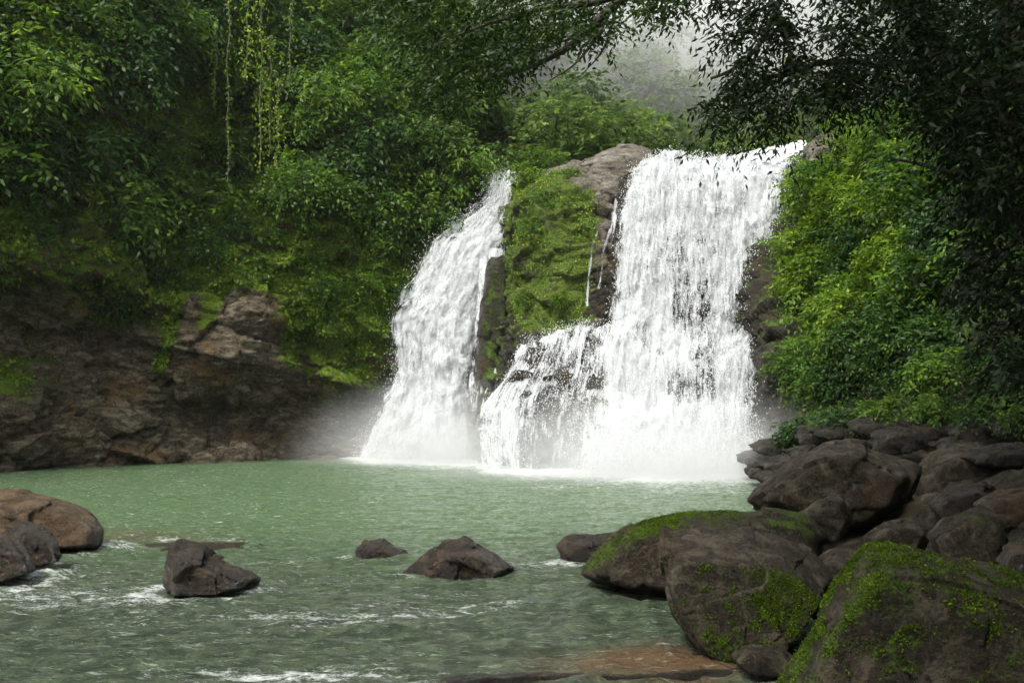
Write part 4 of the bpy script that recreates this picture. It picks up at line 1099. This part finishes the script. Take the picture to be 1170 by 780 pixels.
def carpet(name, P_, N_, mask, n, L, mat, label, seed, tint=0.35, dirdown=0.7):
    """creeping leaves lying over a rock face"""
    r = np.random.default_rng(seed)
    w = mask / mask.sum()
    i = r.choice(len(P_), n, p=w)
    p = P_[i] + r.normal(size=(n, 3)) * 0.09; nr = N_[i]
    nr = np.where((nr[:, 1:2] > 0.35), -nr, nr)
    clump = fbm(p * 0.8, 3)
    p = p + nr * (0.05 + 0.30 * np.clip(clump + 0.3, 0, 1) * r.random(n))[:, None]
    d = r.normal(size=(n, 3)) * 0.6 + nr * 0.35 - np.array([0, 0, dirdown])
    up = unit(nr + np.array([0, 0, 0.6]) + r.normal(size=(n, 3)) * 0.35)
    s_ = r.uniform(0.6, 1.3, n) * L
    lv = Leaves(); lv.add(p, d, up, s_, s_ * 0.62, tint + 0.15 + 0.8 * clump + r.normal(0, 0.18, n))
    o = obj(name, lv.mesh(name, mat)); tag(o, label, kind='stuff')

def build_left_growth():
    r = np.random.default_rng(31)
    px, z = px_of(CLp), CLp[:, 2]
    inview = (px > -160) & (px < 620)
    msk = np.where(inview, sstep(0.45, 0.95, CLm) * sstep(31, 26, z), 0)
    blk = (px > 205) & (px < 320) & (z > 3.5) & (z < 10.2)
    msk = np.where(blk, 0, msk) * (0.25 + sstep(-0.2, 0.4, fbm(CLp * 0.45 + 3, 3)))
    msk *= np.where(px > 335, sstep(1.5, 4, z) , sstep(3.0, 5.0, z))
    carpet('creeper', CLp, CLn, msk + 1e-9 * inview, 120000, 0.27, M['leaf_bright'], 'small leaved creepers covering the upper part of the left cliff', 41)
    protos = [make_shrub(50 + i, 1.5, M[m], L, L * wr, nt, nl, dr, tl, hg) for i, (m, L, wr, nt, nl, dr, tl, hg) in enumerate([
        ('leaf_mid', 0.22, 0.45, 230, 8, 0.45, 0.75, 0.2), ('leaf_mid', 0.30, 0.42, 170, 7, 0.7, 0.9, 0.5), ('leaf_dark', 0.20, 0.5, 240, 8, 0.4, 0.7, 0.2),
        ('leaf_bright', 0.20, 0.55, 200, 7, 0.35, 0.6, 0.1), ('leaf_dark', 0.34, 0.36, 150, 7, 0.8, 1.1, 0.6)])]
    stems = [stem_mesh(80 + i, 1.5) for i in range(2)]
    dens = np.where(inview & (z > 9.2) & (z < 30), sstep(8.5, 12, z + 1.5 * fbm(CLp * 0.3, 2)), 0)
    rec = np.exp(-((px - 232) / 50) ** 2) * sstep(14, 18, z)
    dens *= (1 - 0.75 * rec)
    cand = CLp[r.random(len(CLp)) < 0.05 * dens]; 
    cn = None
    idx = spread(r, cand, 1.85, 150)
    bands = [('leafy shrub clinging to the upper left cliff above the bare rock', 'shrubs on the upper left cliff')]
    for j in idx:
        p = cand[j]; pxx = px_of(p[None])[0]
        k = r.choice(5, p=[0.30, 0.22, 0.22, 0.12, 0.14])
        if 330 < pxx < 560: k = r.choice([0, 1, 1, 3, 4])
        s = r.uniform(0.75, 1.6) * (1.2 if p[2] > 15 else 0.8)
        place_shrub(protos[k], stems[k % 2], (p[0], p[1] - 0.35 * s, p[2]), (r.uniform(0.1, 0.5), r.uniform(-0.2, 0.2), r.uniform(0, 6.28)), s, *bands[0])
    # broad-leaved trees leaning out over the gorge above the left fall
    tp = [make_tree(200 + i, 2.6, 3.2, M[m], (0.42, 0.30, 0.36)[i], (0.16, 0.15, 0.2)[i], 400, 8, 0.75, 1.3) for i, m in enumerate(['leaf_mid', 'leaf_mid', 'leaf_dark'])]
    spots = [(360, 75, 60), (415, 60, 61), (395, 150, 60), (455, 115, 61), (350, 190, 61), (470, 30, 62), (505, 160, 63), (440, 200, 62), (540, 90, 68), (515, 45, 66), (300, 40, 62), (545, 195, 69), (585, 130, 74), (60, 30, 52), (130, 60, 55), (20, 90, 50), (110, 15, 55), (200, 20, 63), (480, 235, 65)]
    for i, (x, y, D) in enumerate(spots):
        c = P(x, y, D)
        k_ = np.argmin(np.abs(px_of(CLp) - x) * 0.05 + np.abs(CLp[:, 2] - (c[2] - 2.8)))
        t = place_tree(tp[i % 3], (CLp[k_, 0], CLp[k_, 1] + 0.4, CLp[k_, 2]), r.uniform(0, 6.28), r.uniform(0.85, 1.15), 'broad leaved tree leaning out from the forested left cliff', 'trees on the left cliff')
        t.rotation_euler = (0.42, 0, r.uniform(-0.5, 0.5))
    hi = CLp[(CLp[:, 2] > 23) & (CLp[:, 2] < 40) & (px > -60) & (px < 600) & (r.random(len(CLp)) < 0.2)]
    for j in spread(r, hi, 3.4, 60):
        place_tree(tp[r.integers(3)], (hi[j, 0], hi[j, 1] + 0.5, hi[j, 2] - 0.5), r.uniform(0, 6.28), r.uniform(0.9, 1.3), 'broad leaved tree crowding the top of the left cliff', 'trees on top of the left cliff')
    # hanging vines
    for i, (x, y0, y1, D, n, wd) in enumerate([(262, -60, 208, 58.5, 150, 0.10), (284, -60, 92, 58, 260, 0.35), (299, -60, 196, 58.5, 300, 0.28), (309, 40, 178, 59, 200, 0.25), (318, 90, 192, 59, 90, 0.12), (247, 20, 120, 60, 60, 0.12), (333, -40, 100, 59, 110, 0.2)]):
        a, b = P(x, y0, D), P(x - 2, y1, D)
        root = bpy.data.objects.new('hanging_vine', None); col.objects.link(root); root.location = b
        tag(root, ['long thin vine hanging almost to the mossy slope left of the leafy vines', 'short thick leafy vine beside the long thin one', 'long leafy vine in the middle of the curtain of vines'][i] if i < 3 else 'thin trailing vine hanging in the dark recess of the left cliff', 'vine', None if i < 3 else 'hanging vines')
        t = np.linspace(0, 1, 30)[:, None]
        pts = (a + (b - a) * t) - b; pts[:, 0] += 0.25 * perlin(np.stack([t[:, 0] * 5 + i, t[:, 0] * 0, t[:, 0] * 0], 1)) ; pts[:, 1] += 0.2 * perlin(np.stack([t[:, 0] * 4 + i, t[:, 0] * 0 + 5, t[:, 0] * 0], 1))
        obj('stem', tube_mesh('stem', [(pts, np.full(30, 0.035))], M['vine'], 5), root)
        tt = r.random(n) * 29; bp = catmull(pts, tt)
        lv = Leaves(); dn = r.normal(size=(n, 3)) * [0.6, 0.6, 0.2] + [0, 0, -0.8]
        lv.add(bp + r.normal(size=(n, 3)) * wd * [1, 1, 0.3] * (0.3 + np.abs(perlin(np.stack([tt * 0.4, tt * 0, tt * 0 + i], 1))))[:, None] * 1.6, dn, unit(r.normal(size=(n, 3)) + [0, -1, 0.3]), r.uniform(0.16, 0.3, n), r.uniform(0.1, 0.18, n), r.uniform(0.4, 1.1, n))
        obj('leaves', lv.mesh('leaves', M['leaf_bright']), root)

def make_tree(seed, R, H, mat, L, W, ntw, nl, droop, tl, lumps_n=9):
    r = np.random.default_rng(seed); lv = Leaves()
    lumps, limbs = [], []
    top = np.array([r.normal() * 0.2, r.normal() * 0.2, H * 0.75])
    limbs.append((curve_pts([(0, 0, -1.5), (0.1 * R, 0, H * 0.25), top * [0.6, 0.6, 0.7], top + [0, 0, R * 0.5]], 12), np.linspace(0.055, 0.015, 12) * R))
    for i in range(lumps_n):
        a = i / lumps_n * 6.28 * 2.4 + r.uniform(0, 0.8); q = R * r.uniform(0.35, 0.85) if i else 0
        c = np.array([q * math.cos(a), q * math.sin(a), H * 0.85 + R * r.uniform(-0.55, 0.6)])
        lumps.append((*c, R * r.uniform(0.28, 0.5), R * r.uniform(0.28, 0.5), R * r.uniform(0.18, 0.30)))
        s0 = top * [1, 1, r.uniform(0.6, 1.0)]
        limbs.append((curve_pts([s0, (s0 + c) / 2 + [0, 0, 0.15 * R], c], 8), np.linspace(0.028, 0.008, 8) * R))
    a, d, rad = lumpy(r, ntw, lumps)
    dirs = d * [1, 1, 0.6] + np.array([0, 0, 0.1]) + r.normal(size=d.shape) * 0.3
    lump_t = 0.25 * perlin(a * 0.6 + seed)
    sprays(lv, r, a, dirs, tl * r.uniform(0.6, 1.2, ntw), nl, L, W, droop, 0.30 + 0.5 * r.random(ntw) * 0.8 + lump_t)
    return lv.mesh('crown', mat), tube_mesh('trunk', limbs, M['bark'], 6)

def place_tree(pr, loc, rz, s, label, group):
    root = bpy.data.objects.new('tree', None); col.objects.link(root)
    root.location = loc; root.rotation_euler = (0, 0, rz); root.scale = (s, s, s)
    tag(root, label, 'tree', group)
    obj('crown', pr[0], root); obj('trunk', pr[1], root)
    return root
build_left_growth()

def build_far_trees():
    r = np.random.default_rng(77)
    pr = [make_tree(300 + i, 4.2, 7.5, M['leaf_far'], 0.50, 0.26, 520, 8, 0.35, 1.5, 11) for i in range(4)]
    pts = []
    for Y in np.arange(72, 196, 1.0):
        for X in np.arange(X_at(470, Y), X_at(1100, Y), 2.0): pts.append((X + r.normal(), Y + r.normal(), 0))
    pts = np.array(pts)
    pts[:, 2] = hill_z(pts[:, 0], pts[:, 1])
    pxx = px_of(pts)
    pts = pts[(pts[:, 2] < 100) & (py_of(pts) > -60)]
    idx = spread(r, pts, 5.4, 290)
    for j in idx:
        p = pts[j]
        pxx = px_of(p[None])[0]
        if pxx > 990 and p[1] < 100: continue
        s = r.uniform(0.75, 1.25)
        place_tree(pr[r.integers(4)], (p[0], p[1], p[2] - 2.0), r.uniform(0, 6.28), s, 'forest tree on the misty hillside above the falls', 'trees on the far hillside')
build_far_trees()

def build_outcrop_growth():
    r = np.random.default_rng(91)
    px, py = px_of(OUTp), py_of(OUTp)
    m = (px > 583) & (px < 690) & (OUTp[:, 2] < 19)
    carpet('creeper', OUTp, OUTn, np.where(m, sstep(0.35, 0.8, OUTm) * (0.15 + sstep(-0.1, 0.4, fbm(OUTp * 0.6, 3))), 0) + 1e-9, 9000, 0.13, M['leaf_mid'], 'bright creepers on the rock outcrop between the falls', 43, 0.45)
    pr = make_shrub(120, 1.0, M['leaf_mid'], 0.24, 0.09, 120, 7, 0.5, 0.6); st = stem_mesh(121, 1.0)
    pr2 = make_shrub(122, 1.0, M['leaf_mid'], 0.2, 0.09, 130, 7, 0.5, 0.5)
    for x, y, D, s, k in [(612, 182, 64, 1.0, 1), (600, 200, 63.5, 1.1, 1), (636, 182, 66, 0.9, 1), (640, 205, 59.8, 0.8, 0), (655, 200, 60, 0.7, 0),
                          (622, 232, 58.6, 1.0, 0), (640, 242, 57.6, 0.9, 0), (608, 262, 58, 0.9, 0), (598, 345, 57.2, 0.6, 1), (640, 345, 55.8, 0.6, 1)]:
        c = P(x, y, D)
        place_shrub(pr if k == 0 else pr2, st, (c[0], c[1] - 0.2, c[2]), (0.4, 0, r.uniform(0, 6.28)), s, 'small leafy plant rooted on the mossy outcrop between the falls', 'plants on the outcrop')
build_outcrop_growth()

def build_right_growth():
    r = np.random.default_rng(101)
    px, py, z = px_of(RCp), py_of(RCp), RCp[:, 2]
    edge = np.interp(py, [150, 185, 260, 330, 380, 420, 470, 520], [990, 950, 920, 905, 935, 890, 900, 1000])
    inside = sstep(-8, 22, px - edge) * (px < 1300) * (py < 480) * (z > 2.0)
    cw = inside * (0.2 + sstep(-0.2, 0.4, fbm(RCp * 0.6, 3)))
    shade = sstep(1000, 1060, px + 0.9 * np.clip(py - 370, 0, 99))  # deep shade put into the leaf colour: darker creepers toward the right
    carpet('creeper', RCp, RCn, cw * shade + 1e-9, 30000, 0.17, M['leaf_dark'], 'creepers with darker leaf colour standing in for deep shade at the far right', 45, 0.3)
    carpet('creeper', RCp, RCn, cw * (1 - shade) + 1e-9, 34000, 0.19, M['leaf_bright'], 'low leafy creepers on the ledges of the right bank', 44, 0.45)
    bright = [make_shrub(140 + i, 1.3, M[m], L, W, nt, 8, dr, tl) for i, (m, L, W, nt, dr, tl) in enumerate([('leaf_bright', 0.20, 0.10, 230, 0.4, 0.65), ('leaf_bright', 0.26, 0.11, 190, 0.6, 0.8), ('leaf_mid', 0.2, 0.1, 220, 0.5, 0.7), ('leaf_dark', 0.22, 0.1, 220, 0.5, 0.7)])]
    stems = [stem_mesh(150, 1.3)]
    sel = r.random(len(RCp)) < 0.08 * inside * (py < 465)
    cand = RCp[sel]
    cand = cand[cand[:, 1] > 17]
    cx_ = px_of(cand); cy_ = py_of(cand); lt_ = (cx_ < 1065) & (cy_ < 455)
    ia = np.nonzero(lt_)[0]; ib = np.nonzero(~lt_)[0]
    idx = np.concatenate([ia[spread(r, cand[ia], 1.15, 95)], ib[spread(r, cand[ib], 1.8, 40)]])
    for j in idx:
        p = cand[j]; x, y = px_of(p[None])[0], py_of(p[None])[0]
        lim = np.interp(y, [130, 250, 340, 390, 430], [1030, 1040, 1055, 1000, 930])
        lit = x < lim  # brighter leaf mix on the lit side, darker one standing in for shade
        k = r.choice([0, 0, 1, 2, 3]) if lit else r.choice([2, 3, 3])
        s = r.uniform(0.8, 1.4) * (0.8 if y > 380 else 1.0) * np.clip(p[1] / 38, 0.6, 1.1)
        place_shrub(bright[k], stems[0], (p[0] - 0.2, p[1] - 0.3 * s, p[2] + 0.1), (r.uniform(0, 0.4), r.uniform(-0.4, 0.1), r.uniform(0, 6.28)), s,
                    'bright leafy shrub on the open side of the right bank' if lit else 'leafy shrub with darker leaf colour standing in for shade on the right bank', 'bright shrubs on the right bank' if lit else 'shaded shrubs on the right bank')
build_right_growth()

def build_ledge_plants():
    r = np.random.default_rng(131)
    pr = [make_shrub(160 + i, 0.9, M[m], 0.17, 0.08, 150, 7, 0.6, 0.5) for i, m in enumerate(['leaf_mid', 'leaf_dark', 'leaf_bright'])]
    st = stem_mesh(165, 0.9)
    for i, x in enumerate(np.arange(905, 1190, 17)):
        y = 474 + r.uniform(-8, 10) + 10 * (x < 950); D = np.interp(x, [905, 990, 1100, 1190], [41, 35, 29, 25]) + r.uniform(-1, 1)
        c = P(x, y, D)
        place_shrub(pr[r.choice([0, 1, 1, 2])], st, c, (0.3, 0, r.uniform(0, 6.28)), r.uniform(0.7, 1.2) * D / 32, 'low plant growing over the dark ledges below the shaded right bank', 'low plants on the right ledges', name='ledge_plant', cat='plant')
build_ledge_plants()

def in_poly(x, y, poly):
    c = np.zeros(len(x), bool); n = len(poly)
    for i in range(n):
        (x0, y0), (x1, y1) = poly[i], poly[(i + 1) % n]
        if y0 == y1: continue
        m = ((y0 > y) != (y1 > y)) & (x < (x1 - x0) * (y - y0) / (y1 - y0) + x0)
        c ^= m
    return c

def build_big_tree():
    """the tree on the right shore with unseen leaf masses added to shade the foreground"""
    r = np.random.default_rng(202)
    root = bpy.data.objects.new('overhanging_tree', None); col.objects.link(root)
    base = np.array([9.6, 15.5, 1.5]); root.location = base
    tag(root, 'big dark tree on the right shore, its drooping branches framing the top of the falls', 'tree')
    limbs = []
    def limb(pts, r0, r1, n=26):
        pts = np.array([P(*q) if len(q) == 3 and q[0] > 40 else np.array(q) for q in pts]); limbs.append((curve_pts(pts, n), np.linspace(r0, r1, n)))
    T = [(9.6, 15.5, 0.5), (9.0, 15.4, 4), (8.3, 15.2, 7.2), (7.6, 15, 10), (7.2, 14.5, 14)]
    limb(T, 0.42, 0.2)
    limb([(8.5, 15.3, 6.4), (1120, 110, 15), (1085, 60, 14.6), (1035, 5, 14.2), (980, -60, 13.6), (930, -90, 13.2)], 0.20, 0.07)
    limb([(1085, 60, 14.6), (1020, 75, 14.2), (960, 70, 13.8), (905, 80, 13.4), (860, 100, 13.2)], 0.07, 0.015)
    limb([(930, -90, 13.2), (905, -30, 13), (888, 8, 13), (868, 50, 13), (840, 78, 13), (812, 90, 13)], 0.06, 0.018)
    limb([(868, 50, 13), (850, 100, 13), (826, 135, 12.9)], 0.025, 0.01)
    limb([(888, 8, 13), (905, 70, 12.8), (900, 125, 12.7)], 0.025, 0.01)
    limb([(7.8, 15.1, 9.2), (1080, -120, 14), (960, -180, 14), (830, -120, 15), (740, -30, 16), (695, 12, 16.2), (655, 50, 16.4), (610, 75, 16.6), (560, 92, 17)], 0.19, 0.02, 60)
    limb([(740, -30, 16), (690, 0, 15.6), (620, 10, 15.6), (550, 30, 15.8), (480, 60, 16)], 0.08, 0.015)
    limb([(700, 8, 16.2), (680, 45, 16), (655, 75, 16), (628, 92, 16)], 0.035, 0.008)
    limb([(705, 5, 16.2), (690, 55, 16.3), (665, 85, 16.4)], 0.03, 0.006)
    limb([(668, 38, 16.3), (640, 48, 16), (610, 52, 16), (585, 65, 16)], 0.025, 0.006)
    limb([(740, -30, 16), (760, 5, 16), (775, 25, 16)], 0.03, 0.006)
    limb([(9.1, 15.4, 3.6), (1175, 260, 16), (1120, 215, 16), (1060, 190, 16), (1010, 180, 16)], 0.10, 0.015)
    limb([(8.3, 15.2, 7.2), (9.5, 17, 9), (11.5, 18.5, 11)], 0.2, 0.06)
    obj('trunk', tube_mesh('trunk', [(a - base, b) for a, b in limbs], M['bark'], 9), root)
    lv = Leaves()
    def region(poly, n, d0, d1, L, W, nl, tl, droop, tint, bx=None, sparse=0.0):
        poly = np.array(poly, float); lo, hi = poly.min(0), poly.max(0)
        x = r.uniform(lo[0], hi[0], n * 5); y = r.uniform(lo[1], hi[1], n * 5)
        k = in_poly(x, y, poly)
        nz = perlin(np.stack([x * 0.022, y * 0.028, 0 * x], 1)) + 0.5 * perlin(np.stack([x * 0.06, y * 0.07, 0 * x + 4], 1))
        k &= nz > (sparse - 0.55)
        x, y = x[k][:n], y[k][:n]
        D = r.uniform(d0, d1, len(x))
        a = np.array([P(*q) for q in zip(x, y, D)])
        d = r.normal(size=a.shape) * [0.8, 0.7, 0.35] + [-0.35, -0.1, -0.1]
        sprays(lv, r, a - base, d, tl * r.uniform(0.6, 1.3, len(a)), nl, L, W, droop, tint + 0.25 * r.random(len(a)) + 0.2 * nz[k][:n], flat=0.5)
    # hanging sprays against the bright mist
    region([(800, -30), (880, -30), (895, 8), (925, 28), (960, 10), (990, 60), (985, 120), (955, 132), (930, 108), (915, 138), (890, 148), (872, 125), (845, 128), (826, 152), (806, 155), (795, 132), (812, 112), (842, 92), (838, 62), (815, 42), (800, 10)], 620, 12.4, 13.8, 0.125, 0.036, 12, 0.5, 0.85, 0.1, sparse=0.52)
    region([(935, -40), (1060, -40), (1070, 150), (1030, 135), (975, 108), (950, 60), (940, 20)], 420, 12.4, 15, 0.125, 0.04, 11, 0.5, 0.7, 0.1, sparse=0.45)
    region([(1010, -40), (1240, -40), (1240, 250), (1130, 230), (1085, 160), (1050, 110), (1020, 50)], 2300, 12, 19, 0.13, 0.048, 10, 0.55, 0.6, 0.05, sparse=-0.1)
    region([(1075, 125), (1240, 180), (1240, 430), (1160, 450), (1115, 340), (1085, 230)], 1000, 14, 19, 0.15, 0.06, 9, 0.55, 0.7, 0.0, sparse=0.2)
    region([(430, -30), (800, -30), (788, 15), (765, 38), (745, 18), (712, 18), (700, 40), (672, 52), (640, 60), (600, 82), (560, 102), (525, 128), (492, 112), (462, 78), (440, 40)], 1500, 14.5, 18, 0.12, 0.045, 10, 0.45, 0.5, 0.45, sparse=0.22)
    # unseen canopy above the frame and behind the camera, added to shade the shore
    n = 12000
    X = r.uniform(-8, 24, n); Y = r.uniform(-26, 26, n); Z = 4.6 + 0.46 * np.clip(Y, 0, 99) + r.uniform(0, 4.5, n) + 2.5 * (X < 6)
    k = ~((X < -1) & (Y > -3)) & (fbm(np.stack([X * 0.35, Y * 0.35, Z * 0.4], 1), 3) > -0.22) & ~((X < 3.5) & (Y > 12))
    a = np.stack([X, Y, Z], 1)[k]
    sprays(lv, r, a - base, r.normal(size=a.shape) * [1, 1, 0.3], 0.9, 6, 0.46, 0.26, 0.3, 0.3)
    n = 2600                                   # unseen leaf masses added at the right to block sky light
    X = r.uniform(13, 24, n); Y = r.uniform(-12, 17, n); Z = r.uniform(1, 12, n)
    k = X > 0.56 * Y + 4.5
    sprays(lv, r, np.stack([X, Y, Z], 1)[k] - base, r.normal(size=(k.sum(), 3)), 1.0, 6, 0.46, 0.26, 0.4, 0.3)
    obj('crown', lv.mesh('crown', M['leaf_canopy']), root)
build_big_tree()

def build_valley_mist():
    def bank(x, y, D, scale, dens, label):
        s = NT('valley_mist'); oc = s.obj()
        ln = s.n('ShaderNodeVectorMath', operation='LENGTH'); s.l(oc, ln.inputs[0])
        f = s.step(ln.outputs['Value'], 0.35, 1.0, 1.0, 0.0)
        pv = s.n('ShaderNodeVolumePrincipled'); pv.inputs['Color'].default_value = (0.95, 0.97, 0.96, 1)
        s.l(s.math('MULTIPLY', f, dens), pv.inputs['Density']); s.l(pv.outputs[0], s.out.inputs['Volume'])
        v, f_ = ico(4)
        o = obj('mist', mesh_from('mist', v, f_, s.m), loc=P(x, y, D)); o.scale = scale
        tag(o, label, 'mist', kind='stuff')
    bank(800, 80, 145, (62, 72, 50), 0.020, 'pale mist filling the valley above the main fall')
    bank(780, 120, 93, (27, 25, 24), 0.028, 'thin mist among the trees just behind the lip of the falls')
build_valley_mist()
